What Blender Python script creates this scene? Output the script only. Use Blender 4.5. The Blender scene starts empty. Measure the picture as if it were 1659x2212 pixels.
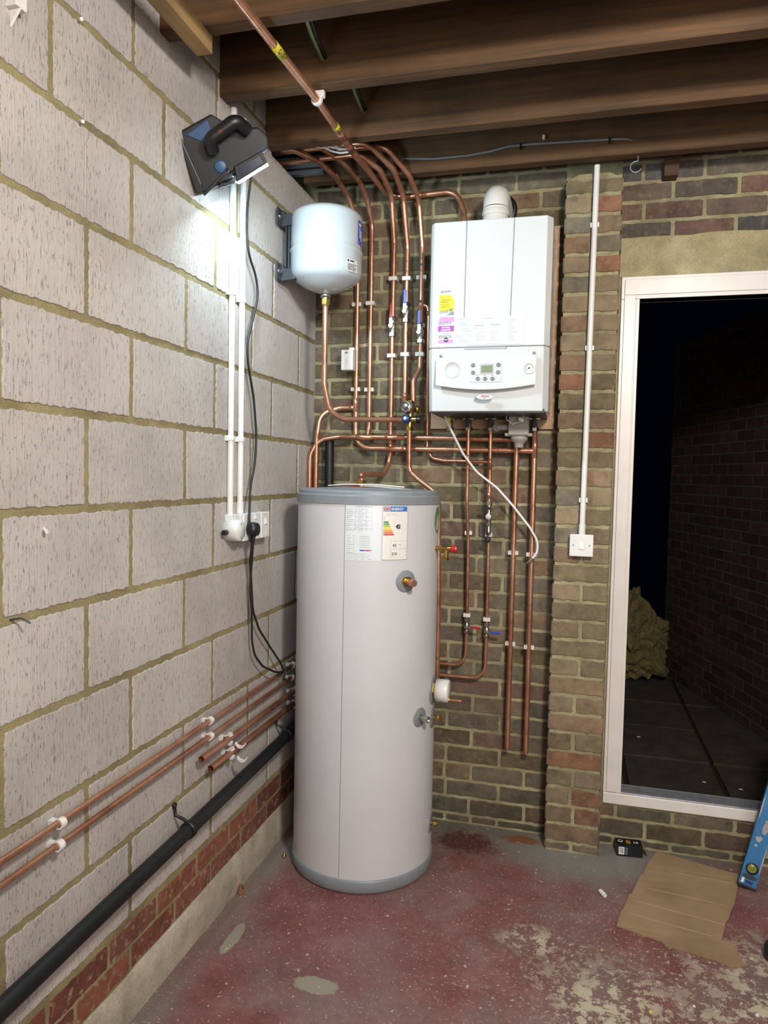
import bpy, bmesh, math, random
from mathutils import Vector, Matrix, noise
R0 = random.Random(7)
C = bpy.context.scene.collection
SC = bpy.context.scene
PI = math.pi

# ------------------------------------------------------------------ camera
cam_d = bpy.data.cameras.new('camera'); cam = bpy.data.objects.new('camera', cam_d); C.objects.link(cam)
cam_d.sensor_fit = 'VERTICAL'; cam_d.sensor_height = 36.0; cam_d.lens = 1549.96 * 36.0 / 2212.0
cam_d.clip_start = 0.05; cam_d.clip_end = 60
rot = Matrix([[0.966242, -0.033253, 0.255481], [0.256805, 0.044748, -0.965427], [0.020671, 0.998445, 0.051777]])
cam.matrix_world = Matrix.Translation((1.1346, -3.0308, 1.5006)) @ rot.to_4x4()
SC.camera = cam
SC.view_settings.view_transform = 'Standard'; SC.view_settings.look = 'None'
SC.view_settings.gamma = 1.0; SC.view_settings.use_curve_mapping = False
SC.view_settings.exposure = 0.0
# ------------------------------------------------------------------ night sky
w = bpy.data.worlds.new('night'); SC.world = w; w.use_nodes = True
w.node_tree.nodes['Background'].inputs[0].default_value = (0.02, 0.03, 0.09, 1)
w.node_tree.nodes['Background'].inputs[1].default_value = 0.02
# ------------------------------------------------------------------ ceiling lamp and added fill
def area(name, loc, tgt, size, power, col, size_y=None):
    d = bpy.data.lights.new(name, 'AREA'); d.energy = power; d.color = col
    d.shape = 'RECTANGLE'; d.size = size; d.size_y = size_y or size
    o = bpy.data.objects.new(name, d); C.objects.link(o); o.location = loc
    o.rotation_euler = (Vector(tgt) - Vector(loc)).to_track_quat('-Z', 'Y').to_euler()
    return o
area('ceiling_lamp', (1.65, -2.55, 2.5), (1.0, -0.6, 0.9), 0.25, 58, (1.0, 0.945, 0.89))
area('added_fill', (2.1, -4.0, 1.8), (0.6, 0, 1.2), 1.4, 50, (1.0, 0.95, 0.91))  # added soft fill from behind the viewpoint, lifts joist faces and walls
LED = 33.0

# ------------------------------------------------------------------ materials
def lin(h):
    h = h.lstrip('#'); v = [int(h[i:i+2], 16) / 255 for i in (0, 2, 4)]
    return tuple((x / 12.92 if x <= 0.04045 else ((x + 0.055) / 1.055) ** 2.4) for x in v) + (1.0,)
MATS = {}
def base(name):
    m = bpy.data.materials.new(name); m.use_nodes = True
    nt = m.node_tree; b = nt.nodes['Principled BSDF']
    return m, nt, b
def coords(nt, scale=(1, 1, 1)):
    g = nt.nodes.new('ShaderNodeNewGeometry')
    mp = nt.nodes.new('ShaderNodeMapping'); mp.inputs['Scale'].default_value = scale
    nt.links.new(g.outputs['Position'], mp.inputs['Vector']); return mp.outputs[0]
def nz(nt, vec, scale, detail=4, rough=0.55):
    n = nt.nodes.new('ShaderNodeTexNoise'); n.inputs['Scale'].default_value = scale
    n.inputs['Detail'].default_value = detail; n.inputs['Roughness'].default_value = rough
    nt.links.new(vec, n.inputs['Vector']); return n.outputs[0]
def ramp(nt, fac, stops):
    r = nt.nodes.new('ShaderNodeValToRGB'); cr = r.color_ramp
    while len(cr.elements) < len(stops): cr.elements.new(0.5)
    for e, (p, c) in zip(cr.elements, stops): e.position = p; e.color = c if len(c) == 4 else tuple(c) + (1,)
    nt.links.new(fac, r.inputs[0]); return r.outputs[0]
def mix(nt, fac, a, b, mode='MIX'):
    m = nt.nodes.new('ShaderNodeMix'); m.data_type = 'RGBA'; m.blend_type = mode
    for k, v in ((0, fac), (6, a), (7, b)):
        if hasattr(v, 'links'): nt.links.new(v, m.inputs[k])
        else: m.inputs[k].default_value = v
    return m.outputs[2]
def math_(nt, op, a, b=0.0):
    m = nt.nodes.new('ShaderNodeMath'); m.operation = op
    for k, v in ((0, a), (1, b)):
        if hasattr(v, 'links'): nt.links.new(v, m.inputs[k])
        else: m.inputs[k].default_value = v
    return m.outputs[0]
def bump(nt, b, h, strength=0.3, dist=0.01):
    n = nt.nodes.new('ShaderNodeBump'); n.inputs['Strength'].default_value = strength
    n.inputs['Distance'].default_value = dist; nt.links.new(h, n.inputs['Height'])
    nt.links.new(n.outputs[0], b.inputs['Normal'])
BW = lambda v: (v, v, v, 1)
def simple(name, hexc, rough=0.5, metal=0.0, var=0.12, scale=25, bmp=0.0, coat=0.0, stretch=(1, 1, 1), dist=0.002):
    if name in MATS: return MATS[name]
    m, nt, b = base(name); c = lin(hexc); v = coords(nt, stretch)
    n = nz(nt, v, scale)
    lo = tuple(x * (1 - var) for x in c[:3]) + (1,); hi = tuple(min(1, x * (1 + var)) for x in c[:3]) + (1,)
    nt.links.new(ramp(nt, n, [(0.3, lo), (0.7, hi)]), b.inputs['Base Color'])
    b.inputs['Roughness'].default_value = rough; b.inputs['Metallic'].default_value = metal
    b.inputs['Coat Weight'].default_value = coat; b.inputs['Coat Roughness'].default_value = 0.08
    if bmp: bump(nt, b, nz(nt, v, scale * 4), bmp, dist)
    MATS[name] = m; return m

def m_copper():
    m, nt, b = base('copper'); v = coords(nt)
    a = nz(nt, v, 7, 5, 0.65); f = nz(nt, v, 90, 3)
    col = ramp(nt, a, [(0.28, lin('#96604a')), (0.45, lin('#c08a6e')), (0.62, lin('#d3a184')), (0.8, lin('#c0a07c'))])
    nt.links.new(col, b.inputs['Base Color']); b.inputs['Metallic'].default_value = 0.82
    nt.links.new(ramp(nt, f, [(0.3, BW(0.26)), (0.7, BW(0.42))]), b.inputs['Roughness'])
    bump(nt, b, f, 0.05, 0.001); return m
def m_block():
    m, nt, b = base('aircrete_block')
    v = coords(nt); vs = coords(nt, (1, 210, 3.2)); vp = coords(nt, (60, 170, 45)); vb = coords(nt, (1, 1, 1))
    at = nt.nodes.new('ShaderNodeAttribute'); at.attribute_name = 'tint'
    big = nz(nt, vb, 3.0, 5, 0.6)
    col = ramp(nt, big, [(0.25, lin('#a8a19b')), (0.5, lin('#b9b2ac')), (0.75, lin('#c6bfb9'))])
    col = mix(nt, 1.0, col, at.outputs['Color'], 'MULTIPLY')
    st = nz(nt, vs, 1.0, 6, 0.7); pores = nz(nt, vp, 1.0, 3, 0.7)
    patch = nz(nt, vb, 5.5, 3, 0.6)
    dark = ramp(nt, pores, [(0.30, BW(0.62)), (0.40, BW(1.0))])
    dmask = ramp(nt, patch, [(0.38, BW(0)), (0.55, BW(1))])
    dk = mix(nt, dmask, BW(1.0), dark)
    col = mix(nt, 1.0, col, dk, 'MULTIPLY')
    sc = ramp(nt, st, [(0.34, BW(0.84)), (0.43, BW(1.0))])
    col = mix(nt, 1.0, col, sc, 'MULTIPLY')
    nt.links.new(col, b.inputs['Base Color']); b.inputs['Roughness'].default_value = 0.92
    h = math_(nt, 'ADD', math_(nt, 'MULTIPLY', st, 0.8), math_(nt, 'MULTIPLY', ramp(nt, pores, [(0.3, BW(0)), (0.42, BW(1))]), 0.7))
    bump(nt, b, h, 0.8, 0.006); return m
def m_mortar(name, hexa, hexb):
    m, nt, b = base(name); v = coords(nt)
    n = nz(nt, v, 9, 5, 0.6); f = nz(nt, v, 160, 3, 0.7)
    col = ramp(nt, n, [(0.3, lin(hexa)), (0.7, lin(hexb))])
    col = mix(nt, 1.0, col, ramp(nt, f, [(0.3, BW(0.75)), (0.6, BW(1.05))]), 'MULTIPLY')
    gr = nz(nt, v, 3.1, 5, 0.62); col = mix(nt, 1.0, col, ramp(nt, gr, [(0.32, BW(0.7)), (0.6, BW(1.05))]), 'MULTIPLY')
    nt.links.new(col, b.inputs['Base Color']); b.inputs['Roughness'].default_value = 0.95
    bump(nt, b, math_(nt, 'ADD', n, math_(nt, 'MULTIPLY', f, 0.5)), 0.6, 0.006); return m
def m_brick(name, streak='#8d8468', amt=0.5, grime=False):
    m, nt, b = base(name); v = coords(nt)
    at = nt.nodes.new('ShaderNodeAttribute'); at.attribute_name = 'tint'
    n = nz(nt, v, 16, 6, 0.65); f = nz(nt, v, 120, 4, 0.7); g = nz(nt, v, 40, 3, 0.6)
    col = mix(nt, 1.0, at.outputs['Color'], ramp(nt, n, [(0.3, BW(0.62)), (0.5, BW(1.0)), (0.75, BW(1.28))]), 'MULTIPLY')
    col = mix(nt, ramp(nt, g, [(0.55, BW(0)), (0.75, BW(amt))]), col, lin(streak))
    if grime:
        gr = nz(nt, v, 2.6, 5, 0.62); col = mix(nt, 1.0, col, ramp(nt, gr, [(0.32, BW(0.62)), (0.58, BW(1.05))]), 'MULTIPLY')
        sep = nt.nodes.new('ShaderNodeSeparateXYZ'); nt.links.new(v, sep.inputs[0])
        low_dark = ramp(nt, math_(nt, 'ADD', sep.outputs[2], math_(nt, 'MULTIPLY', n, 0.25)), [(0.12, BW(0.55)), (0.36, BW(0.86)), (0.7, BW(1.0))])  # brick colour gets darker towards the bottom
        col = mix(nt, 1.0, col, low_dark, 'MULTIPLY')
    pit = ramp(nt, f, [(0.26, BW(0.35)), (0.36, BW(1.0))])
    col = mix(nt, 1.0, col, pit, 'MULTIPLY')
    nt.links.new(col, b.inputs['Base Color']); b.inputs['Roughness'].default_value = 0.9
    bump(nt, b, math_(nt, 'ADD', n, math_(nt, 'MULTIPLY', f, 0.6)), 0.7, 0.006); return m
def m_wood(name, a, c_, grain='x', rough=0.75):
    m, nt, b = base(name); s = {'x': (1.2, 30, 30), 'y': (30, 1.2, 30), 'z': (30, 30, 1.2)}[grain]
    v = coords(nt, s); v2 = coords(nt)
    n = nz(nt, v, 1.6, 6, 0.65); k = nz(nt, v2, 4, 4, 0.6)
    col = ramp(nt, n, [(0.25, lin(a)), (0.75, lin(c_))])
    col = mix(nt, 1.0, col, ramp(nt, k, [(0.3, BW(0.7)), (0.65, BW(1.1))]), 'MULTIPLY')
    vo = nt.nodes.new('ShaderNodeTexVoronoi'); vo.inputs['Scale'].default_value = 3.1; nt.links.new(v2, vo.inputs['Vector'])
    col = mix(nt, ramp(nt, vo.outputs['Distance'], [(0.05, BW(0.75)), (0.09, BW(0))]), col, lin('#241308'))
    nt.links.new(col, b.inputs['Base Color']); b.inputs['Roughness'].default_value = rough
    bump(nt, b, n, 0.35, 0.003); return m
def m_floor():
    m, nt, b = base('painted_concrete_floor'); v = coords(nt)
    def blob(cx, cy, sx, sy, edge=0.35, wob=0.5, ns=9):
        g = coords(nt, (1 / sx, 1 / sy, 0)); sub = nt.nodes.new('ShaderNodeVectorMath'); sub.operation = 'SUBTRACT'
        nt.links.new(g, sub.inputs[0]); sub.inputs[1].default_value = (cx / sx, cy / sy, 0)
        ln = nt.nodes.new('ShaderNodeVectorMath'); ln.operation = 'LENGTH'; nt.links.new(sub.outputs[0], ln.inputs[0])
        d = math_(nt, 'ADD', ln.outputs['Value'], math_(nt, 'MULTIPLY', math_(nt, 'SUBTRACT', nz(nt, v, ns, 5, 0.65), 0.5), wob * 2))
        return ramp(nt, d, [(1 - edge, BW(1)), (1.0, BW(0))])
    n1 = nz(nt, v, 2.2, 5, 0.6); n2 = nz(nt, v, 7, 6, 0.65); nf = nz(nt, v, 45, 4, 0.7)
    red = ramp(nt, n2, [(0.3, lin('#6c403e')), (0.55, lin('#7c4e4b')), (0.75, lin('#8c6a66'))])
    red = mix(nt, ramp(nt, n1, [(0.45, BW(0)), (0.64, BW(0.6))]), red, lin('#7c6c67'))
    red = mix(nt, 1.0, red, ramp(nt, nf, [(0.3, BW(0.85)), (0.7, BW(1.12))]), 'MULTIPLY')
    # dusty grey band along the back wall and round the pillar
    gy = blob(0.95, 0.12, 1.5, 0.42, 0.5, 0.35, 6)
    col = mix(nt, gy, red, mix(nt, n2, lin('#4e4238'), lin('#807870')))
    gy2 = blob(1.2, -0.12, 0.42, 0.26, 0.6, 0.4, 8)
    col = mix(nt, gy2, col, lin('#7d7972'))
    rd = blob(0.75, -0.16, 0.14, 0.1, 0.4, 0.8, 20)
    col = mix(nt, rd, col, lin('#55302c'))
    rust = blob(0.97, -0.07, 0.1, 0.045, 0.5, 0.5, 20)
    col = mix(nt, rust, col, lin('#7c5236'))
    gw = blob(0.02, -0.3, 0.13, 0.9, 0.6, 0.35, 9)
    col = mix(nt, gw, col, lin('#7e746c'))
    gl = blob(0.0, -1.6, 0.16, 0.75, 0.6, 0.35, 9)
    col = mix(nt, gl, col, lin('#786c66'))
    # bare grey patches
    for (cx, cy, sx, sy) in ((0.45, -1.11, 0.075, 0.035), (0.12, -0.985, 0.022, 0.085)):
        col = mix(nt, blob(cx, cy, sx, sy, 0.12, 0.45, 24), col, lin('#8f8878'))
    # worn flaking areas showing cream screed
    fl = ramp(nt, nz(nt, coords(nt, (1, 1, 1)), 16, 7, 0.76), [(0.505, BW(0)), (0.525, BW(1))])
    worn = math_(nt, 'MAXIMUM', blob(1.28, -0.98, 0.28, 0.30, 0.75, 0.5, 6), blob(1.75, -0.85, 0.36, 0.42, 0.8, 0.5, 6))
    worn = math_(nt, 'MAXIMUM', worn, blob(1.05, -0.72, 0.16, 0.1, 0.8, 0.6, 6))
    worn2 = math_(nt, 'MAXIMUM', math_(nt, 'MULTIPLY', fl, worn), 0.0)
    col = mix(nt, math_(nt, 'MULTIPLY', worn, 0.35), col, lin('#70605a'))
    col = mix(nt, math_(nt, 'MULTIPLY', worn2, 0.9), col, mix(nt, nf, lin('#a39a80'), lin('#cbc2aa')))
    fw = ramp(nt, nz(nt, v, 55, 5, 0.7), [(0.585, BW(0)), (0.605, BW(1))])
    reg = blob(1.45, -0.85, 0.85, 0.55, 0.8, 0.4, 4)
    col = mix(nt, math_(nt, 'MULTIPLY', math_(nt, 'MULTIPLY', fw, reg), 0.85), col, lin('#b9ae98'))
    # sprinkled flecks
    vo = nt.nodes.new('ShaderNodeTexNoise'); vo.inputs['Scale'].default_value = 130; vo.inputs['Detail'].default_value = 2
    nt.links.new(v, vo.inputs['Vector'])
    fk = ramp(nt, vo.outputs[0], [(0.655, BW(0)), (0.69, BW(1))])
    vo2 = nz(nt, v, 38, 2, 0.5); fk2 = ramp(nt, vo2, [(0.70, BW(0)), (0.715, BW(1))])
    spr = math_(nt, 'MAXIMUM', fk, fk2)
    col = mix(nt, math_(nt, 'MULTIPLY', spr, 0.75), col, lin('#c4b8a6'))
    nt.links.new(col, b.inputs['Base Color'])
    nt.links.new(ramp(nt, n2, [(0.3, BW(0.42)), (0.7, BW(0.7))]), b.inputs['Roughness'])
    bump(nt, b, math_(nt, 'ADD', math_(nt, 'MULTIPLY', nf, 0.4), math_(nt, 'MULTIPLY', worn2, 0.5)), 0.3, 0.003)
    return m
COPPER = m_copper()
BLOCK = m_block()
MORT_L = m_mortar('block_mortar', '#7d7250', '#9c9068')
MORT_B = m_mortar('brick_mortar', '#80785a', '#b0a782')
RBRICK = m_brick('red_brick', '#a8957a', 0.85)
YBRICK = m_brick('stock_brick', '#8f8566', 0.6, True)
CONC = m_mortar('rough_concrete', '#9a907c', '#c0b6a2')
RENDER = m_mortar('lintel_render', '#9a9068', '#b8ac88')
JOIST = m_wood('old_joist_timber', '#3a2a17', '#69492a', 'x')
PALE = m_wood('pale_softwood', '#8a6e45', '#a98d60', 'y')
BOARDS = m_wood('floorboards', '#3a2818', '#4c3620', 'y')
PLY = m_wood('plywood', '#a58468', '#b99a7e', 'x')
FLOORM = m_floor()
WHITE = simple('white_plastic', '#dcdcd8', 0.38, var=0.03)
CLIPW = simple('clip_plastic', '#dad6d0', 0.45, var=0.05)
ENAMEL = simple('white_enamel', '#cdd1d1', 0.24, var=0.02, scale=6, coat=0.6)
TANKW = simple('tank_jacket', '#c5c5c6', 0.4, var=0.03, scale=5)
TANKG = simple('grey_trim', '#7e8488', 0.42, var=0.06)
UPVC = simple('white_upvc', '#d9d3cc', 0.35, var=0.04, scale=12)
ALU = simple('aluminium', '#a9abae', 0.35, metal=0.85, var=0.1)
CHROME = simple('nickel_plate', '#b4b2aa', 0.3, metal=1.0, var=0.08)
BRASS = simple('brass', '#b99a56', 0.28, metal=1.0, var=0.15)
ZINC = simple('galvanised', '#8f9aa2', 0.4, metal=0.7, var=0.15)
BLACK = simple('black_plastic', '#16171a', 0.42, var=0.2)
WASTE = simple('black_waste_pipe', '#101113', 0.5, var=0.3, scale=14, bmp=0.05)
CORD = simple('black_cord', '#1b1b1c', 0.5, var=0.1)
GREYC = simple('grey_cable', '#6d7072', 0.5, var=0.1)
BRK = simple('bracket_paint', '#33363b', 0.45, var=0.1)
RED = simple('red_plastic', '#a81f22', 0.35, var=0.08)
BLUE = simple('blue_plastic', '#2547b8', 0.35, var=0.08)
NAVY = simple('dark_blue_plastic', '#1d3a66', 0.35, var=0.1)
LBLUE = simple('tool_blue', '#2b4870', 0.5, var=0.1)
BUTTON = simple('grey_button', '#74797a', 0.5, var=0.05)
PANELG = simple('panel_grey', '#c3c6c6', 0.4, var=0.03)
LCD = simple('lcd_glass', '#7d8a72', 0.25, var=0.03)
PAPER = simple('paper_label', '#dcdad2', 0.5, var=0.03)
FILM = simple('clear_label', '#d3d8dc', 0.3, var=0.02)
INK = simple('ink', '#2a2a30', 0.6, var=0.05)
INKG = simple('faint_ink', '#8b8f96', 0.6, var=0.1)
YEL = simple('yellow_print', '#e2d62c', 0.4, var=0.04)
PUR = simple('purple_print', '#a44aa8', 0.4, var=0.04)
LPUR = simple('light_purple_print', '#c78fcb', 0.4, var=0.1)
TAPE = simple('yellow_green_tape', '#b9b02c', 0.35, var=0.12)
CARD = m_wood('corrugated_card', '#93785a', '#a08462', 'x', 0.85)
BOXB = simple('black_carton', '#101318', 0.4, var=0.15)
LEVELB = simple('level_blue', '#2f6d9e', 0.4, var=0.12, scale=18)
SCUFF = simple('bare_scuffed_metal', '#a09c98', 0.5, metal=0.3, var=0.15)
GREENP = simple('green_sticker', '#4e8a4e', 0.4, var=0.05)
YGREEN = simple('vial_fluid', '#7d8434', 0.2, var=0.05)
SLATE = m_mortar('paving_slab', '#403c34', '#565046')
INSUL = simple('glass_wool', '#7c7044', 0.95, var=0.35, scale=9, bmp=0.9, dist=0.02)
SOIL = simple('dark_soil', '#241d16', 0.95, var=0.4, scale=20, bmp=0.8, dist=0.01)
FLOODM = simple('lamp_glass', '#2a3440', 0.15, var=0.1)
def m_emit(name, col, s):
    m, nt, b = base(name); n = nz(nt, coords(nt), 5)
    nt.links.new(ramp(nt, n, [(0, col), (1, col)]), b.inputs['Emission Color'])
    b.inputs['Base Color'].default_value = (0.8, 0.8, 0.8, 1); b.inputs['Emission Strength'].default_value = s
    return m
LEDM = m_emit('led_panel', (0.64, 0.86, 1.0, 1), LED * 10)

# ------------------------------------------------------------------ mesh builder
def V(*a): return Vector(a[0]) if len(a) == 1 else Vector(a)
def frame(d):
    d = V(d).normalized(); a = V(0, 0, 1) if abs(d.z) < 0.9 else V(0, 1, 0)
    u = a.cross(d).normalized(); return u, d.cross(u).normalized(), d
class MB:
    def __init__(s): s.v = []; s.f = []; s.m = []; s.sm = []; s.col = []
    def add(s, vs, fs, mi=0, smooth=False, col=None):
        o = len(s.v); s.v += [V(p) for p in vs]
        for f in fs:
            s.f.append([o + i for i in f]); s.m.append(mi); s.sm.append(smooth); s.col.append(col)
        return s
    def hexa(s, P, mi=0): return s.add(P, [(0, 3, 2, 1), (4, 5, 6, 7), (0, 1, 5, 4), (1, 2, 6, 5), (2, 3, 7, 6), (3, 0, 4, 7)], mi)
    def box(s, a, b, mi=0):
        x0, y0, z0 = a; x1, y1, z1 = b
        return s.hexa([(x0, y0, z0), (x1, y0, z0), (x1, y1, z0), (x0, y1, z0), (x0, y0, z1), (x1, y0, z1), (x1, y1, z1), (x0, y1, z1)], mi)
    def obox(s, c, ax, h, mi=0):
        c = V(c); X_, Y_, Z_ = [V(a).normalized() * k for a, k in zip(ax, h)]
        return s.hexa([c + X_ * i + Y_ * j + Z_ * k for k in (-1, 1) for i, j in ((-1, -1), (1, -1), (1, 1), (-1, 1))], mi)
    def prism(s, poly, fn, d0, d1, mi=0):
        n = len(poly); vs = [fn(x, y, d0) for x, y in poly] + [fn(x, y, d1) for x, y in poly]
        return s.add(vs, [list(range(n))[::-1], [n + i for i in range(n)]] + [(i, (i + 1) % n, n + (i + 1) % n, n + i) for i in range(n)], mi)
    def lathe(s, prof, org, d, seg=24, mi=0, smooth=True, a0=0.0, a1=2 * PI):
        u, w_, d = frame(d); org = V(org); full = abs(a1 - a0 - 2 * PI) < 1e-6; n = seg if full else seg + 1
        vs = []
        for r, h in prof:
            for i in range(n):
                t = a0 + (a1 - a0) * i / seg; vs.append(org + d * h + (u * math.cos(t) + w_ * math.sin(t)) * r)
        fs = []
        for k in range(len(prof) - 1):
            for i in range(seg):
                j = (i + 1) % n; fs.append((k * n + i, k * n + j, (k + 1) * n + j, (k + 1) * n + i))
        return s.add(vs, fs, mi, smooth)
    def cyl(s, p, q_, r, seg=20, mi=0, r2=None):
        p = V(p); q_ = V(q_); L = (q_ - p).length; r2 = r if r2 is None else r2
        s.lathe([(r, 0), (r2, L)], p, q_ - p, seg, mi)
        s.lathe([(0.0001, 0), (r, 0)], p, q_ - p, seg, mi, False); s.lathe([(r2, L), (0.0001, L)], p, q_ - p, seg, mi, False); return s
    def hexnut(s, p, d, r, h, mi=0):
        s.lathe([(0.0001, 0), (r, 0), (r, h), (0.0001, h)], p, d, 6, mi, False); return s
    def tube(s, pts, r, seg=14, mi=0, hollow=False, bend=0.0, rs=None):
        pts = [V(p) for p in pts]
        if bend: pts = fillet(pts, bend)
        n = len(pts); tang = []
        for i in range(n):
            a = pts[max(0, i - 1)]; b = pts[min(n - 1, i + 1)]; tang.append((b - a).normalized())
        u, w_, _ = frame(tang[0]); vs = []
        for i in range(n):
            t = tang[i]; u = (u - t * u.dot(t)).normalized(); w_ = t.cross(u)
            rr = rs[i] if rs else r
            vs += [pts[i] + (u * math.cos(2 * PI * k / seg) + w_ * math.sin(2 * PI * k / seg)) * rr for k in range(seg)]
        fs = [(i * seg + k, i * seg + (k + 1) % seg, (i + 1) * seg + (k + 1) % seg, (i + 1) * seg + k) for i in range(n - 1) for k in range(seg)]
        s.add(vs, fs, mi, True)
        if hollow:
            for e in (0, n - 1):
                c = pts[e]; inner = [c + (p - c) * 0.88 for p in vs[e * seg:(e + 1) * seg]]
                dd = (tang[0] if e == 0 else -tang[-1]) * r * 3
                rings = vs[e * seg:(e + 1) * seg] + inner + [p + dd for p in inner]
                s.add(rings, [(k, (k + 1) % seg, seg + (k + 1) % seg, seg + k) for k in range(seg)] + [(seg + k, seg + (k + 1) % seg, 2 * seg + (k + 1) % seg, 2 * seg + k) for k in range(seg)] + [[2 * seg + k for k in range(seg)]], mi)
        else:
            s.add(vs[:seg], [list(range(seg))[::-1]], mi); s.add(vs[-seg:], [list(range(seg))], mi)
        return s
    def mesh(s, name, mats, org=(0, 0, 0)):
        me = bpy.data.meshes.new(name); org = V(org)
        me.from_pydata([tuple(p - org) for p in s.v], [], s.f)
        for m in (mats if isinstance(mats, (list, tuple)) else [mats]): me.materials.append(m)
        for i, p in enumerate(me.polygons): p.material_index = s.m[i]; p.use_smooth = s.sm[i]
        if any(c for c in s.col):
            ca = me.color_attributes.new('tint', 'FLOAT_COLOR', 'CORNER')
            for i, p in enumerate(me.polygons):
                c = s.col[i] or (1, 1, 1, 1)
                for li in p.loop_indices: ca.data[li].color = c
        me.update(); return me
def fillet(pts, r, n=7):
    out = [pts[0]]
    for i in range(1, len(pts) - 1):
        a, b, c = pts[i - 1], pts[i], pts[i + 1]; u = (a - b); v = (c - b); lu, lv = u.length, v.length
        u.normalize(); v.normalize(); ang = u.angle(v)
        if ang > PI - 0.03: out.append(b); continue
        t = min(r / math.tan(ang / 2), lu * 0.48, lv * 0.48); rr = t * math.tan(ang / 2)
        ctr = b + (u + v).normalized() * (rr / math.sin(ang / 2)); p0 = b + u * t; p1 = b + v * t
        a0 = (p0 - ctr).normalized(); a1 = (p1 - ctr).normalized(); tot = a0.angle(a1)
        for k in range(n + 1):
            f = k / n; out.append(ctr + (a0 * math.sin((1 - f) * tot) + a1 * math.sin(f * tot)) / math.sin(tot) * rr)
    out.append(pts[-1]); return out
ORG = {}
def root_of(o):
    while o.parent: o = o.parent
    return o
def thing(name, label, cat, loc=(0, 0, 0), group=None):
    o = bpy.data.objects.new(name, None); C.objects.link(o); o.location = loc; o.empty_display_size = 0.05
    o['label'] = label; o['category'] = cat; ORG[o] = V(loc)
    if group: o['group'] = group
    return o
def part(name, mb, mats, parent, label=None, bev=0.0, stuff=False):
    org = ORG[root_of(parent)]
    me = mb.mesh(name, mats, org); o = bpy.data.objects.new(name, me); C.objects.link(o); o.parent = parent
    if label: o['label'] = label
    if stuff: o['kind'] = 'stuff'
    if bev: bevel(o, bev)
    return o
def bevel(o, wd, seg=2):
    b = o.modifiers.new('bevel', 'BEVEL'); b.width = wd; b.segments = seg; b.limit_method = 'ANGLE'; b.angle_limit = math.radians(35)
def solo(name, mb, mats, label, cat, group=None, bev=0.0):
    n = len(mb.v); c = sum(mb.v, V(0, 0, 0)) / n; c.z = min(p.z for p in mb.v)
    me = mb.mesh(name, mats, c); o = bpy.data.objects.new(name, me); C.objects.link(o); o.location = c
    ORG[o] = c; o['label'] = label; o['category'] = cat
    if group: o['group'] = group
    if bev: bevel(o, bev)
    return o
def struct(name, mb, mats, label=None, cat=None, bev=0.0):
    me = mb.mesh(name, mats); o = bpy.data.objects.new(name, me); C.objects.link(o); o['kind'] = 'structure'
    o['label'] = label or name.replace('_', ' '); o['category'] = cat or name.split('_')[0]; ORG[o] = V(0, 0, 0)
    if bev: bevel(o, bev)
    return o
_tc = {}
def glyphs(s, size, align='LEFT', bold=0.0):
    k = (s, size, align, bold)
    if k not in _tc:
        cu = bpy.data.curves.new('t', 'FONT'); cu.body = s; cu.size = size; cu.align_x = align; cu.offset = bold; cu.resolution_u = 3
        o = bpy.data.objects.new('t', cu); C.objects.link(o); dg = bpy.context.evaluated_depsgraph_get()
        me = o.evaluated_get(dg).to_mesh(); _tc[k] = ([tuple(v.co) for v in me.vertices], [tuple(p.vertices) for p in me.polygons])
        o.evaluated_get(dg).to_mesh_clear(); bpy.data.objects.remove(o); bpy.data.curves.remove(cu)
    return _tc[k]
def text(mb, s, size, fn, mi=0, align='LEFT', sx=1.0, bold=0.0):
    vs, fs = glyphs(s, size, align, bold)
    return mb.add([fn(x * sx, y) for x, y, z in vs], fs, mi)

# ------------------------------------------------------------------ masonry
def lumpy(mb, s0, s1, z0, z1, fn, h, mi, col, rnd, step=0.018, jit=0.0022, corner=0.004, inset=0.0022):
    pts = []
    def side(ax, ay, bx, by):
        L_ = math.hypot(bx - ax, by - ay)
        if L_ < 0.012: pts.append((ax, ay)); return
        n = max(2, int(L_ / step)); nx, ny = (by - ay) / L_, -(bx - ax) / L_
        for i in range(n):
            k = rnd.uniform(-jit, jit) if i else 0.0; pts.append((ax + (bx - ax) * i / n + nx * k, ay + (by - ay) * i / n + ny * k))
    c = min(corner, (s1 - s0) * 0.2, (z1 - z0) * 0.2)
    side(s0 + c, z0, s1 - c, z0); side(s1 - c, z0, s1, z0 + c); side(s1, z0 + c, s1, z1 - c); side(s1, z1 - c, s1 - c, z1)
    side(s1 - c, z1, s0 + c, z1); side(s0 + c, z1, s0, z1 - c); side(s0, z1 - c, s0, z0 + c); side(s0, z0 + c, s0 + c, z0)
    cx = (s0 + s1) / 2; cy = (z0 + z1) / 2; n = len(pts)
    def shrink(k):
        out = []
        for x, y in pts:
            dx, dy = x - cx, y - cy; out.append((cx + dx * (1 - k / max(0.02, (s1 - s0) / 2)), cy + dy * (1 - k / max(0.02, (z1 - z0) / 2))))
        return out
    r0 = [fn(x, y, -0.002) for x, y in pts]; r1 = [fn(x, y, h * 0.7) for x, y in shrink(inset * 0.3)]; r2 = [fn(x, y, h) for x, y in shrink(inset)]
    vs = r0 + r1 + r2
    fs = [(k * n + i, k * n + (i + 1) % n, (k + 1) * n + (i + 1) % n, (k + 1) * n + i) for k in (0, 1) for i in range(n)]
    mb.add(vs, fs, mi, False, col); mb.add(r2 + [fn(cx, cy, h)], [(i, (i + 1) % n, n) for i in range(n)], mi, False, col)
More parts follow.
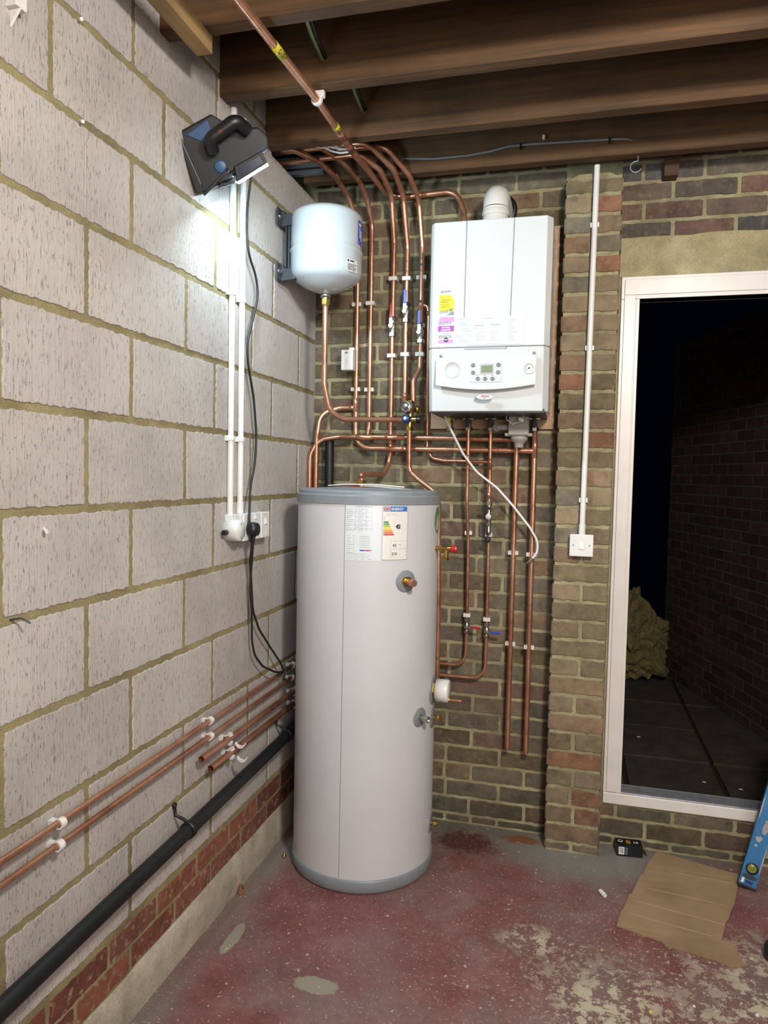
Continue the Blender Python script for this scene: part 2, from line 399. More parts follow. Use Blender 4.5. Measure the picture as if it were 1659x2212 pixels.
def course(mb, z0, z1, s0, s1, joints, fn, gap, h, mi, palette, rnd, **kw):
    js = [s0 - gap / 2] + [j for j in sorted(joints) if s0 + 0.02 < j < s1 - 0.02] + [s1 + gap / 2]
    for a, b in zip(js[:-1], js[1:]):
        c = palette(rnd); lumpy(mb, a + gap / 2, b - gap / 2, z0 + gap / 2, z1 - gap / 2, fn, h + rnd.uniform(-0.0012, 0.0012), mi, c, rnd, **kw)
def pal(cols, var=0.12):
    L = [lin(c) for c in cols]
    def f(r):
        c = r.choice(L); k = r.uniform(1 - var, 1 + var); return (c[0] * k, c[1] * k, c[2] * k, 1)
    return f
P_BLOCK = lambda r: (lambda k: (k, k * r.uniform(0.985, 1.0), k * r.uniform(0.96, 1.0), 1))(r.uniform(0.93, 1.05))
P_RED = pal(['#74402f', '#7f4c38', '#6a3a2c', '#7a4a3a'])
P_STOCK = pal(['#716755', '#655c4c', '#74634f', '#6a604f', '#6a6050', '#62563f', '#745f4a', '#6c6450', '#705a4c', '#665a48'])
P_PILLAR = pal(['#84745a', '#7a6850', '#855f48', '#74684f', '#826a54', '#746c5a', '#8c7a60', '#75684f', '#80705a'])
P_TOP = pal(['#5e544a', '#6a5c4e', '#705e52', '#565250', '#74584c', '#665e50'])
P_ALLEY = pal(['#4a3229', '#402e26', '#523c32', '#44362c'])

# left wall: frame s = y, z, outward +x
rl = random.Random(3); mb = MB()
mb.box((-0.12, -4.4, 0), (0, -0.5, 2.98), 0); mb.box((-0.12, -0.5, 0), (0, 0.0, 2.685), 0)
fnL = lambda s, z, d: (d, s, z)
bed = lambda k: 1.6294 - (k - 4) * 0.225
JA = [-0.1968 - 0.45 * i for i in range(10)]; JB = [-0.4677 - 0.45 * i for i in range(10)]
rows = {-1: [-0.49, -0.92, -1.363, -1.818, -2.26, -2.7, -3.2, -3.6], 0: [-0.32, -0.77, -1.219, -1.665, -2.11, -2.56, -3.0, -3.5], 1: JB, 2: JA, 3: JB, 4: JA, 5: JB, 6: JA, 7: JB, 8: JA, 9: JB}
for k, js in rows.items():
    z1, z0 = bed(k), bed(k + 1)
    if k == -1:
        course(mb, z0, 2.69, -0.498, -0.004, [j for j in js if j > -0.498], fnL, 0.018, 0.0025, 1, P_BLOCK, rl, jit=0.0026, step=0.011)
        course(mb, z0, z1, -4.4, -0.498, js, fnL, 0.018, 0.0025, 1, P_BLOCK, rl, jit=0.0026, step=0.011)
    else:
        course(mb, z0, z1, -4.4, -0.004, js, fnL, 0.018, 0.0025, 1, P_BLOCK, rl, jit=0.0026, step=0.011)
course(mb, bed(-1), 2.975, -4.4, -0.498, JA, fnL, 0.018, 0.0025, 1, P_BLOCK, rl, jit=0.003)
course(mb, 0.197, 0.272, -4.4, -0.004, [-0.335 - 0.225 * i for i in range(18)] + [-0.11], fnL, 0.012, 0.0016, 2, P_RED, rl)
course(mb, 0.125, 0.200, -4.4, -0.004, [-0.2435 - 0.2243 * i for i in range(18)], fnL, 0.012, 0.0016, 2, P_RED, rl)
# concrete plinth, slightly proud and uneven
n = 60; vs = []; fs = []
for i in range(n + 1):
    y = -4.4 + 4.4 * i / n
    for (x, z) in ((0.0, 0.128), (0.007, 0.118), (0.012, 0.06), (0.016, 0.0)):
        vs.append((x + rl.uniform(-0.002, 0.002), y, z + (rl.uniform(-0.004, 0.004) if z > 0.1 else 0)))
for i in range(n):
    for k in range(3): fs.append((i * 4 + k, i * 4 + k + 1, i * 4 + 5 + k, i * 4 + 4 + k))
mb.add(vs, fs, 3, True)
struct('wall_left', mb, [MORT_L, BLOCK, RBRICK, CONC], 'white aircrete block wall with yellow mortar on the left', 'wall')

# back wall: s = x, z, outward -y
rb = random.Random(11); mb = MB(); PD = 0.1176; PX0, PX1 = 1.0645, 1.2735; DX0, DX1 = 1.288, 2.2
mb.box((-0.12, 0.0, 0), (DX0, 0.10, 2.92), 0); mb.box((DX0, 0.0, 0), (3.7, 0.1, 0.178), 0)
mb.box((DX0, 0.0, 2.30), (3.7, 0.10, 2.92), 0); mb.box((DX1, 0.0, 0.178), (3.7, 0.1, 2.30), 0)
mb.box((PX0 + 0.004, -PD + 0.003, 0), (PX1 - 0.004, 0.0, 2.655), 0)
fnB = lambda s, z, d: (s, -d, z); fnP = lambda s, z, d: (s, -PD - d + 0.004, z)
fnPL = lambda s, z, d: (PX0 - d + 0.004, s, z); fnPR = lambda s, z, d: (PX1 + d - 0.004, s, z)
zb = 2.5892; k = -3
while True:
    z1 = zb - 0.075 * k; z0 = z1 - 0.075
    if z1 < 0.02: break
    z0 = max(z0, 0.003); ph = 0.0 if k % 2 else 0.1125
    js = [0.07 + ph + 0.225 * i + rb.uniform(-0.008, 0.008) for i in range(-1, 20)]
    if rb.random() < 0.3: js.append(js[3] + 0.112)
    top = k < -1
    course(mb, z0, z1, 0.003, PX0 - 0.003, js, fnB, 0.0135, 0.0035, 1, P_STOCK, rb)
    if z0 > 2.43: course(mb, max(z0, 2.447), z1, PX1 + 0.003, 3.7, [j + 0.05 for j in js], fnB, 0.0135, 0.0035, 1, P_TOP, rb)
    elif z1 < 0.2: course(mb, z0, min(z1, 0.172), PX1 + 0.003, 3.7, [j + 0.03 for j in js], fnB, 0.0135, 0.0035, 1, P_STOCK, rb, jit=0.003)
    else: course(mb, z0, min(z1, 2.44), DX1, 3.7, js, fnB, 0.0135, 0.0035, 1, P_STOCK, rb)
    if z1 < 2.67:
        z1 = min(z1, 2.650)
        mid = [(PX0 + PX1) / 2 + rb.uniform(-0.012, 0.012)] if (k % 2 == 0 or rb.random() < 0.35) else []
        course(mb, z0, z1, PX0, PX1, mid, fnP, 0.0135, 0.006, 1, P_PILLAR, rb, jit=0.003)
        course(mb, z0, z1, -PD, -0.002, [], fnPL, 0.0135, 0.006, 1, P_PILLAR, rb); course(mb, z0, z1, -PD, -0.002, [], fnPR, 0.0135, 0.006, 1, P_PILLAR, rb)
    k += 1
# sloping mortar cap on the pillar
mb.add([(PX0, -PD, 2.648), (PX1, -PD, 2.642), (PX1, 0, 2.685), (PX0, 0, 2.685), (PX0 + .05, -PD + 0.01, 2.672), (PX1 - .05, -PD + 0.01, 2.672), (PX1 - 0.02, -0.02, 2.70), (PX0 + 0.02, -0.02, 2.70)],
       [(0, 1, 5, 4), (1, 2, 6, 5), (2, 3, 7, 6), (3, 0, 4, 7), (4, 5, 6, 7)], 0)
# rendered lintel over the doorway
pts = [(PX1, 2.30), (3.7, 2.30), (3.7, 2.452)] + [(3.6 - i * 0.1, 2.45 + rb.uniform(-0.006, 0.008)) for i in range(24)]
pts = [p for p in pts if p[0] >= PX1] ; pts.append((PX1, 2.45))
mb.prism(pts, lambda x, z, d: (x, d, z), 0.0, -0.008, 2)
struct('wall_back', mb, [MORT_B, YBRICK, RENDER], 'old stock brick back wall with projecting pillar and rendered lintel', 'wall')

# floor, ceiling boards and the two walls behind the viewpoint
mb = MB(); mb.box((0, -4.4, -0.1), (3.7, 0.0, 0)); struct('floor', mb, FLOORM, 'worn red painted concrete floor', 'floor')
mb = MB()
for i in range(25): mb.box((-0.12 + i * 0.153, -4.4, 2.89 + (i % 2) * 0.002), (-0.12 + i * 0.153 + 0.15, 0.1, 2.93))
mb.box((-0.12, -4.4, 2.932), (3.7, 0.1, 2.95)); struct('ceiling', mb, BOARDS, 'dark floorboards above the joists', 'ceiling')
mb = MB(); mb.box((3.7, -4.4, 0), (3.8, 0.1, 2.95)); struct('wall_right', mb, CONC, 'pale wall on the right', 'wall')
mb = MB(); mb.box((-0.12, -4.5, 0), (3.8, -4.4, 2.95)); struct('wall_front', mb, CONC, 'pale wall behind the viewpoint', 'wall')

# ------------------------------------------------------------------ doorway frame
def door():
    yf = -0.012; x0, x1 = 1.288, DX1; z0, z1 = 0.178, 2.300; jw = 0.067
    t = struct('door_1', MB().box((x0, yf, z0 + 0.045), (x0 + jw, 0.062, z1 - 0.088)).box((x0, yf, z1 - 0.088), (x1, 0.062, z1)).box((x1 - jw, yf, z0 + 0.045), (x1, 0.062, z1 - 0.088)), UPVC,
               'white plastic door frame around the dark open doorway', 'door frame', bev=0.003)
    m = MB()   # raised beading that steps in towards the opening
    m.box((x0 + 0.012, yf - 0.006, z0 + 0.05), (x0 + jw - 0.013, yf, z1 - 0.073)); m.box((x0 + 0.012, yf - 0.006, z1 - 0.073), (x1 - 0.012, yf, z1 - 0.012))
    m.box((x0 + jw - 0.010, yf - 0.002, z0 + 0.05), (x0 + jw + 0.003, 0.055, z1 - 0.088)); m.box((x0 + jw - 0.01, yf - 0.002, z1 - 0.088), (x1 - jw, 0.055, z1 - 0.078))
    part('frame_beading', m, UPVC, t, bev=0.002)
    m = MB().box((x0, yf - 0.004, z0), (x1, 0.055, z0 + 0.045)); part('sill', m, UPVC, t, bev=0.003)
    m = MB()
    for i in range(4): m.box((x0 + jw, yf + 0.003 + i * 0.010, z0 + 0.045), (x1 - jw, yf + 0.006 + i * 0.010, z0 + 0.052 + 0.002 * i))
    m.box((x0 + jw, yf, z0 + 0.044), (x1 - jw, 0.05, z0 + 0.048)); m.box((x0 + jw, 0.040, z0 + 0.044), (x1 - jw, 0.045, z0 + 0.064))
    part('threshold_track', m, ALU, t)
door()

# ------------------------------------------------------------------ joists
def joist(y0, y1, x0, label, z0=2.69, z1=2.89, tag='joist'):
    m = MB(); n = 40; r = random.Random(int(-y0 * 1000)); vs = []
    for i in range(n + 1):
        x = x0 + (3.7 - x0) * i / n; a = r.uniform(-0.0015, 0.0015); b = r.uniform(-0.0015, 0.0015)
        vs += [(x, y0 + a + 0.003, z0), (x, y0 + a, z0 + 0.003), (x, y0 + a, z1), (x, y1 + b, z1), (x, y1 + b, z0 + 0.002), (x, y1 + b - 0.002, z0)]
    fs = [(i * 6 + k, i * 6 + (k + 1) % 6, (i + 1) * 6 + (k + 1) % 6, (i + 1) * 6 + k) for i in range(n) for k in range(6)]
    fs += [[0, 1, 2, 3, 4, 5], [n * 6 + k for k in range(5, -1, -1)]]
    m.add(vs, fs); return solo('ceiling_joist', m, JOIST, label, 'joist', 'timber joists across the ceiling')
joist(-0.213, -0.165, 0.02, 'brown timber ceiling joist nearest the brick wall, carrying the thin grey cable')
joist(-0.553, -0.503, 0.0, 'brown timber ceiling joist second from the brick wall')
joist(-0.905, -0.853, 0.0, 'rough edged brown timber ceiling joist that the yellow marked copper pipe is clipped under')
joist(-1.245, -1.195, 0.0, 'brown timber ceiling joist nearest the top edge of the photo, meeting the pale batten')
m = MB().box((0.088, -1.75, 2.642), (0.136, -1.196, 2.689)); solo('timber_batten', m, PALE, 'short pale timber batten running under the joists at the top left', 'batten', bev=0.002)
m = MB(); m.prism([(1.425, 2.66), (1.475, 2.66), (1.487, 2.755), (1.425, 2.755)], lambda x, z, d: (x, d, z), -0.006, -0.06)
solo('timber_cleat', m, JOIST, 'small wooden wedge on top of the brickwork under the rear joist', 'wedge', bev=0.002)
m = MB(); hk = [(1.32, -0.185, 2.69), (1.32, -0.185, 2.672)] + [(1.322 + 0.02 * math.sin(a) - 0.008, -0.185, 2.652 + 0.02 * math.cos(a)) for a in [0.2 - i * 0.45 for i in range(11)]]
m.tube(hk, 0.0022, 8); solo('cup_hook', m, ZINC, 'small metal cup hook screwed under the rear joist', 'hook')

# ------------------------------------------------------------------ hot water cylinder
CX, CY, CR = 0.372, -0.378, 0.2705
def pol(th, r, z): a = math.radians(th); return V(CX + r * math.cos(a), CY + r * math.sin(a), z)
def cpatch(mb, t0, t1, z0, z1, r, mi=0, n=14):
    for i in range(n):
        a, b = t0 + (t1 - t0) * i / n, t0 + (t1 - t0) * (i + 1) / n
        mb.add([pol(a, r, z0), pol(b, r, z0), pol(b, r, z1), pol(a, r, z1)], [(0, 1, 2, 3)], mi)
    return mb
def cmap(t0, z0, r):     # flat label coordinates (m) -> wrapped on the jacket
    return lambda x, y: pol(t0 + math.degrees(x / CR), r, z0 + y)
def cylinder():
    t = thing('hot_water_cylinder', 'tall pale grey unvented hot water cylinder standing on the red floor in the corner', 'water cylinder', (CX, CY, 0))
    part('jacket', MB().lathe([(CR, 0.045), (CR, 1.41)], (CX, CY, 0), (0, 0, 1), 96), TANKW, t)
    part('base_trim', MB().lathe([(0.01, 0.0), (CR - 0.004, 0.0), (CR + 0.001, 0.004), (CR + 0.005, 0.012), (CR + 0.005, 0.045), (CR + 0.001, 0.052), (CR, 0.052)], (CX, CY, 0), (0, 0, 1), 96), TANKG, t, 'grey plastic trim round the foot')
    m = MB()
    for pr_ in ([(CR, 1.398), (CR + 0.004, 1.396)], [(CR + 0.004, 1.396), (CR + 0.004, 1.424)], [(CR + 0.004, 1.424), (CR + 0.002, 1.427), (CR - 0.004, 1.428)], [(CR - 0.004, 1.428), (CR - 0.005, 1.439)], [(CR - 0.005, 1.439), (CR - 0.008, 1.443), (CR - 0.014, 1.444)], [(CR - 0.014, 1.444), (0.10, 1.452), (0.0005, 1.452)]): m.lathe(pr_, (CX, CY, 0), (0, 0, 1), 96)
    part('lid', m, TANKG, t, 'grey plastic lid with a stepped rim')
    m = MB().lathe([(0.0005, 1.4525), (0.05, 1.454), (0.052, 1.4525)], (0.335, -0.36, 0), (0, 0, 1), 32); part('warning_disc', m, RED, t, 'red disc around the top outlet')
    m = MB(); m.tube([(0.22, -0.42, 1.455), (0.3, -0.46, 1.462), (0.42, -0.46, 1.464), (0.52, -0.42, 1.456)], 0.0022, 8)
    m.prism([(0.36, -0.47), (0.55, -0.43), (0.52, -0.36), (0.40, -0.38)], lambda x, y, d: (x, y, 1.452 + d + 0.006 * math.sin(x * 20)), 0.001, 0.002); part('loose_leaflet', m, PAPER, t, 'white leaflet and cord lying on the lid')
    m = MB(); cpatch(m, -91.9, -91.5, 0.055, 1.394, CR + 0.0004, 0, 1); part('jacket_seam', m, TANKG, t)
    # spec label
    lab = cpatch(MB(), -91.2, -64.3, 1.200, 1.392, CR + 0.0006); o = part('specification_label', lab, FILM, t)
    q_ = MB(); f = cmap(-91.2, 1.200, CR + 0.0011); r = random.Random(5)
    def bar(x0, x1, y0, h=0.0011, mi=0):
        n = max(1, int((x1 - x0) / 0.012))
        for i in range(n):
            a = x0 + (x1 - x0) * i / n; b = x0 + (x1 - x0) * (i + 1) / n
            q_.add([f(a, y0), f(b, y0), f(b, y0 + h), f(a, y0 + h)], [(0, 1, 2, 3)], mi)
    for i in range(11):
        y = 0.178 - i * 0.0072
        bar(0.004, 0.018 + r.random() * 0.012, y); bar(0.032, 0.036 + r.random() * 0.006, y); bar(0.047, 0.058 + r.random() * 0.012, y); bar(0.070, 0.074 + r.random() * 0.005, y)
        if i % 2: bar(0.004, 0.044, y - 0.003, 0.0004); bar(0.047, 0.09, y - 0.003, 0.0004)
    for i in range(9):
        y = 0.086 - i * 0.0075; bar(0.005, 0.016 + r.random() * 0.014, y)
        if i < 6: bar(0.052, 0.085 + r.random() * 0.008, y - 0.002)
        bar(0.028, 0.034, y, 0.0009)
    bar(0.052, 0.070, 0.034, 0.004, 1); bar(0.071, 0.087, 0.034, 0.004, 2); bar(0.088, 0.093, 0.034, 0.005)
    for i in range(3): bar(0.005, 0.07 + r.random() * 0.02, 0.024 - i * 0.006, 0.0007)
    for x in (0.004, 0.045, 0.0925): q_.add([f(x, 0.10), f(x + 0.0004, 0.10), f(x + 0.0004, 0.184), f(x, 0.184)], [(0, 1, 2, 3)])
    for x in range(4): bar(0.008 + x * 0.024, 0.022 + x * 0.024, 0.005, 0.001)
    text(q_, 'UNVENTED WATER HEATER', 0.0042, lambda x, y: f(x + 0.038, y + 0.187))
    part('label_print', q_, [INKG, BLUE, RED], o)
    # energy label
    z0e, z1e = 1.203, 1.395; W_ = math.radians(20.2) * CR; Hh = z1e - z0e
    o = part('energy_label', cpatch(MB(), -64.0, -43.6, z0e, z1e, CR + 0.0008), PAPER, t)
    g = MB(); f = cmap(-63.7, z0e, CR + 0.0014); f2 = cmap(-63.7, z0e, CR + 0.0019)
    def rect(a, b, c, d, mi, ff=None):
        ff = ff or f; n = max(1, int((b - a) / 0.012))
        for i in range(n):
            p, s = a + (b - a) * i / n, a + (b - a) * (i + 1) / n
            g.add([ff(p, c), ff(s, c), ff(s, d), ff(p, d)], [(0, 1, 2, 3)], mi)
    K, BL, WH, RD = 0, 1, 2, 3
    rect(0, W_, 0, 0.0007, K); rect(0, W_, Hh - 0.0007, Hh, K); rect(0, 0.0006, 0, Hh, K); rect(W_ - 0.0006, W_, 0, Hh, K)
    rect(0.028, W_ - 0.003, Hh - 0.022, Hh - 0.004, 1)
    rect(0.003, 0.027, Hh - 0.022, Hh - 0.004, 1)                     # union flag
    def poly(P, mi, ff): g.add([ff(x, y) for x, y in P], [list(range(len(P)))], mi)
    fx, fy, fw, fh = 0.003, Hh - 0.022, 0.024, 0.018
    for sgn in (0, 1):
        for wd, mi, ff in ((0.0028, WH, cmap(-63.7, z0e, CR + 0.0016)), (0.0011, RD, cmap(-63.7, z0e, CR + 0.0018))):
            A = (fx, fy + (fh if sgn else 0)); B = (fx + fw, fy + (0 if sgn else fh)); dx, dy = wd * 0.4, wd * 0.8 * (1 if sgn else -1)
            poly([(A[0], A[1] - abs(dy) * 0.5 if sgn else A[1]), (A[0] + wd, A[1]), (B[0], B[1] + (wd * .6 if sgn else -wd * .6)), (B[0], B[1]), (B[0] - wd, B[1]), (A[0], A[1] + (-wd * .6 if sgn else wd * .6))], mi, ff)
    f3 = cmap(-63.7, z0e, CR + 0.0020); f4 = cmap(-63.7, z0e, CR + 0.0022)
    rect(fx, fx + fw, fy + 0.006, fy + 0.012, WH, f3); rect(fx + 0.0095, fx + 0.0145, fy, fy + fh, WH, f3)
    rect(fx, fx + fw, fy + 0.0074, fy + 0.0106, RD, f4); rect(fx + 0.0107, fx + 0.0133, fy, fy + fh, RD, f4)
    text(g, 'ENERGY', 0.0125, lambda x, y: f3(x + 0.031, y + Hh - 0.0175), WH, bold=0.0003)
    rect(0.014, 0.028, Hh - 0.031, Hh - 0.030, 4); rect(0.032, 0.055, Hh - 0.031, Hh - 0.030, 4); rect(0.006, 0.062, Hh - 0.036, Hh - 0.0355, 4)
    rect(0.005, 0.009, Hh - 0.049, Hh - 0.0485, K); rect(0.005, 0.0054, Hh - 0.049, Hh - 0.040, K); rect(0.0086, 0.009, Hh - 0.049, Hh - 0.040, K)
    for i in range(7):
        y1 = Hh - 0.056 - i * 0.0073; x1 = 0.020 + i * 0.0034; poly([(0.004, y1 - 0.0058), (x1, y1 - 0.0058), (x1 + 0.003, y1 - 0.0029), (x1, y1), (0.004, y1)], 5 + i, f)
        text(g, 'ABCDEFG'[i], 0.005, lambda x, y: f3(x + 0.006, y + y1 - 0.0048), WH)
    y = Hh - 0.075; poly([(0.048, y), (0.055, y - 0.0075), (0.066, y - 0.0075), (0.066, y + 0.0075), (0.055, y + 0.0075)], K, f)
    text(g, 'C', 0.010, lambda x, y_: f3(x + 0.0565, y_ + y - 0.0035), WH, bold=0.0003)
    for a, b in ((0.040, 0.066), (0.010, 0.036)):
        rect(0.030, W_ - 0.004, a, a + 0.0004, 4); rect(0.030, W_ - 0.004, b, b + 0.0004, 4); rect(0.030, 0.0304, a, b, 4); rect(W_ - 0.0044, W_ - 0.004, a, b, 4)
    text(g, '62', 0.0135, lambda x, y: f(x + 0.039, y + 0.047), K, bold=0.0003); text(g, 'W', 0.0065, lambda x, y: f(x + 0.063, y + 0.051), K)
    text(g, '210', 0.0135, lambda x, y: f(x + 0.035, y + 0.017), K, bold=0.0003); text(g, 'L', 0.0075, lambda x, y: f(x + 0.064, y + 0.019), K)
    E7 = [simple('band_%d' % i, c, 0.5, var=0.03) for i, c in enumerate(['#3f7f3a', '#5a9a36', '#9ab832', '#dccf2e', '#d79a2c', '#d2662a', '#c4362a'])]
    part('label_print', g, [INK, simple('eu_blue', '#3a6cb4', 0.5, var=0.03), PAPER, RED, INKG] + E7, o)
    # bosses
    def boss(th, z, rdisc, lab=None):
        u, w_, d = frame((math.cos(math.radians(th)), math.sin(math.radians(th)), 0))
        m = MB().lathe([(rdisc, -0.012), (rdisc, 0.002), (rdisc - 0.003, 0.004), (0.001, 0.004)], pol(th, CR - 0.002, z), d, 32)
        return part('boss_plate', m, TANKG, t), d
    b1, d = boss(-43.9, 1.125, 0.040); p = pol(-43.9, CR, z=1.125)
    m = MB().hexnut(p, d, 0.019, 0.016).cyl(p + d * 0.016, p + d * 0.026, 0.0145); part('brass_nut', m, BRASS, b1)
    m = MB().tube([p + d * 0.02, p + d * 0.055], 0.0125, 20); part('copper_stub', m, COPPER, b1)
    b2, d = boss(-26, 0.617, 0.036); p = pol(-26, CR, 0.617)
    m = MB().tube([p, p + d * 0.04], 0.0115, 20, hollow=True); part('steel_stub', m, CHROME, b2)
    b3, d = boss(-1, 0.690, 0.056); p = pol(-1, CR, 0.690)
    m = MB().hexnut(p, d, 0.036, 0.012); part('brass_nut', m, BRASS, b3)
    m = MB().lathe([(0.0005, 0.012), (0.043, 0.012), (0.043, 0.056), (0.040, 0.060), (0.0005, 0.060)], p, d, 36); part('heater_cover', m, WHITE, b3, 'round white immersion heater cover')
    m = MB().cyl(p + d * 0.06 + V(0, 0, 0.03), p + d * 0.066 + V(0, 0, 0.03), 0.004); part('cover_screw', m, CHROME, b3)
    q0 = p + d * 0.058 + V(0, -0.01, -0.030)
    m = MB().hexnut(q0, d, 0.008, 0.012); part('brass_gland', m, BRASS, b3)
    part('copper_stub', MB().tube([q0 + d * 0.01, q0 + d * 0.052], 0.0048, 12), COPPER, b3)
    b4, d = boss(-2, 0.585, 0.040); p = pol(-2, CR, 0.585)
    m = MB().cyl(p, p + d * 0.022, 0.005).hexnut(p + d * 0.018, d, 0.012, 0.01).box((p.x + 0.028, p.y - 0.004, 0.576), (p.x + 0.034, p.y + 0.004, 0.594)); part('drain_tap', m, BRASS, b4)
    b5, d = boss(0, 0.170, 0.036); p = pol(0, CR, 0.170)
    m = MB().cyl(p, p + d * 0.014, 0.005).hexnut(p + d * 0.012, d, 0.011, 0.012).cyl(p + d * 0.024, p + d * 0.03, 0.005); part('brass_plug', m, BRASS, b5)
    # relief valve
    th = -6; z = 1.232; p = pol(th, CR, z); d = V(1, -0.12, 0).normalized()
    m = MB().cyl(p, p + d * 0.02, 0.008).hexnut(p + d * 0.016, d, 0.013, 0.012).cyl(p + d * 0.028, p + d * 0.062, 0.0105).cyl(p + d * 0.042, p + d * 0.042 + V(0, 0, -0.032), 0.0095).hexnut(p + d * 0.042 + V(0, 0, -0.034), V(0, 0, -1), 0.0115, 0.008)
    rv = part('relief_valve', m, BRASS, t, 'brass relief valve')
    m = MB().lathe([(0.0005, 0.06), (0.0115, 0.06), (0.015, 0.066), (0.013, 0.080), (0.011, 0.084), (0.0005, 0.084)], p, d, 8, smooth=False); part('valve_cap', m, RED, rv, 'dark red cap')
    m = MB(); n = 24
    vs = [pol(-2 + 7.5 * math.cos(2 * PI * i / n), CR + 0.0008, 1.335 + 0.05 * math.sin(2 * PI * i / n)) for i in range(n)]
    m.add(vs, [list(range(n))]); part('round_sticker', m, GREENP, t, 'green round sticker')
cylinder()

# ------------------------------------------------------------------ boiler
def boiler():
    m = MB().box((0.535, -0.022, 1.700), (1.045, -0.006, 2.512)); solo('plywood_board', m, PLY, 'pink toned plywood board on the wall behind the white boiler', 'board', bev=0.001)
    x0, x1, xf0, xf1 = 0.585, 1.030, 0.600, 1.010; yb, yf, zB, zM, zT = -0.024, -0.36, 1.745, 1.978, 2.440
    t = thing('wall_boiler', 'white wall hung gas boiler with control panel and stickers, mounted on plywood', 'boiler', ((x0 + x1) / 2, yb, zB))
    m = MB().prism([(x0, yb), (x0, yf + 0.02), (xf0, yf), (xf1, yf), (x1, yf + 0.03), (x1, yb)], lambda x, y, d: (x, y, d), zM + 0.001, zT)
    part('casing', m, ENAMEL, t, 'white enamelled upper door', bev=0.004)
    m = MB()   # lower control door: bottom edge curves up at the sides
    n = 14; top = []; bot = []
    prof = [(x0, yf + 0.02), (xf0, yf - 0.002), (xf1, yf - 0.002), (x1, yf + 0.03)]
    m.prism([(x0, yb - 0.05), (x0, yf + 0.02), (xf0, yf - 0.002), (xf1, yf - 0.002), (x1, yf + 0.03), (x1, yb - 0.05)], lambda x, y, d: (x, y + (0.035 if d < 1.77 and y < -0.3 else 0), d), zB, zM - 0.001)
    part('control_door', m, ENAMEL, t, bev=0.004)
    # dark inner chassis seen from below
    part('chassis', MB().box((x0 + 0.012, yb - 0.30, zB - 0.006), (x1 - 0.012, yb, zB + 0.01)), BLACK, t)
    F = lambda off: (lambda x, z: (x, yf - 0.002 - off, z))
    # vertical grooves as flat strips, their shade painted grey, and centre notch
    m = MB()
    for xa, za, xb, zb_ in ((0.720, 2.437, 0.719, 2.083), (0.893, 2.437, 0.888, 2.083)):
        m.add([(xa - 0.0022, yf - 0.0006, za), (xa + 0.0022, yf - 0.0006, za), (xb + 0.0022, yf - 0.0006, zb_), (xb - 0.0022, yf - 0.0006, zb_)], [(0, 1, 2, 3)])
    part('door_groove', m, simple('painted_groove_shade', '#8b9192', 0.5), t)
    m = MB().box((0.722, yf - 0.003, zM - 0.008), (0.878, yf - 0.001, zM - 0.006)).box((0.876, yf - 0.003, zM - 0.008), (0.878, yf - 0.001, zM + 0.002)); part('finger_notch', m, TANKG, t)
    # raised fascia
    m = MB(); up = [(0.618, 1.955), (0.988, 1.958)]; low = []
    for i in range(13): low.append((0.988 - 0.370 * i / 12, 1.838 - 0.018 * math.sin(PI * i / 12)))
    m.prism([(0.618, 1.935), (0.70, 1.942), (0.80, 1.950), (0.90, 1.946), (0.988, 1.940)][::-1] + [(x, z) for x, z in low[::-1]], lambda x, z, d: (x, yf - 0.002 - d, z), 0.0, 0.007)
    fas = part('fascia', m, ENAMEL, t, bev=0.004)
    yq = yf - 0.0095
    m = MB().lathe([(0.030, 0.0), (0.0295, 0.0015), (0.0282, 0.0015), (0.0280, 0.0005), (0.0005, 0.0009)], (0.6813, -0.3695, 1.8948), (0, -1, 0), 40); part('round_cover', m, ENAMEL, fas)
    a = V((0.7498, -0.3695, 1.8479)); b = V((0.8630, -0.3695, 1.9219))
    pan = part('control_panel', MB().box((a.x, yq - 0.0015, a.z), (b.x, yq + 0.001, b.z)), PANELG, fas, 'grey control panel', bev=0.001)
    a = V((0.7852, -0.3720, 1.8775)); b = V((0.8332, -0.3720, 1.9137))
    m = MB().box((a.x, yq - 0.0022, a.z), (b.x, yq - 0.001, b.z), 0).box((a.x + 0.004, yq - 0.0028, a.z + 0.006), (b.x - 0.004, yq - 0.002, b.z - 0.006), 1)
    m = m
    part('display', m, [simple('screen_surround', '#a4a7a6', 0.4), LCD], fas)
    for p in ((0.7586, -0.3710, 1.9102), (0.7593, -0.3710, 1.8831), (0.7770, -0.3710, 1.8609), (0.8042, -0.3710, 1.8605), (0.8313, -0.3710, 1.8601), (0.8517, -0.3710, 1.9101), (0.8508, -0.3710, 1.8833)):
        part('button', MB().lathe([(0.0075, 0), (0.0075, 0.002), (0.0062, 0.0035), (0.0045, 0.0028), (0.0005, 0.0028)], p, (0, -1, 0), 20), BUTTON, fas, 'round grey button')
    m = MB()
    for s_, p in (('RESET', (0.7699, -0.3712, 1.8728)), ('MODE', (0.7971, -0.3712, 1.8724)), ('RESET', (0.8242, -0.3712, 1.8720)), ('+', (0.7689, -0.3712, 1.9083)), ('-', (0.7697, -0.3712, 1.8813)), ('+', (0.8400, -0.3712, 1.9086)), ('-', (0.8408, -0.3712, 1.8818))):
        text(m, s_, 0.004, lambda x, y: (p[0] + x, yq - 0.0018, p[2] + y))
    part('panel_print', m, INK, pan)
    g = V((0.9616, -0.3695, 1.8967))
    ga = part('pressure_gauge', MB().lathe([(0.0215, 0), (0.0215, 0.002), (0.018, 0.0032), (0.017, 0.0012), (0.0005, 0.0012)], g, (0, -1, 0), 32), WHITE, fas, 'round white pressure gauge')
    m = MB()
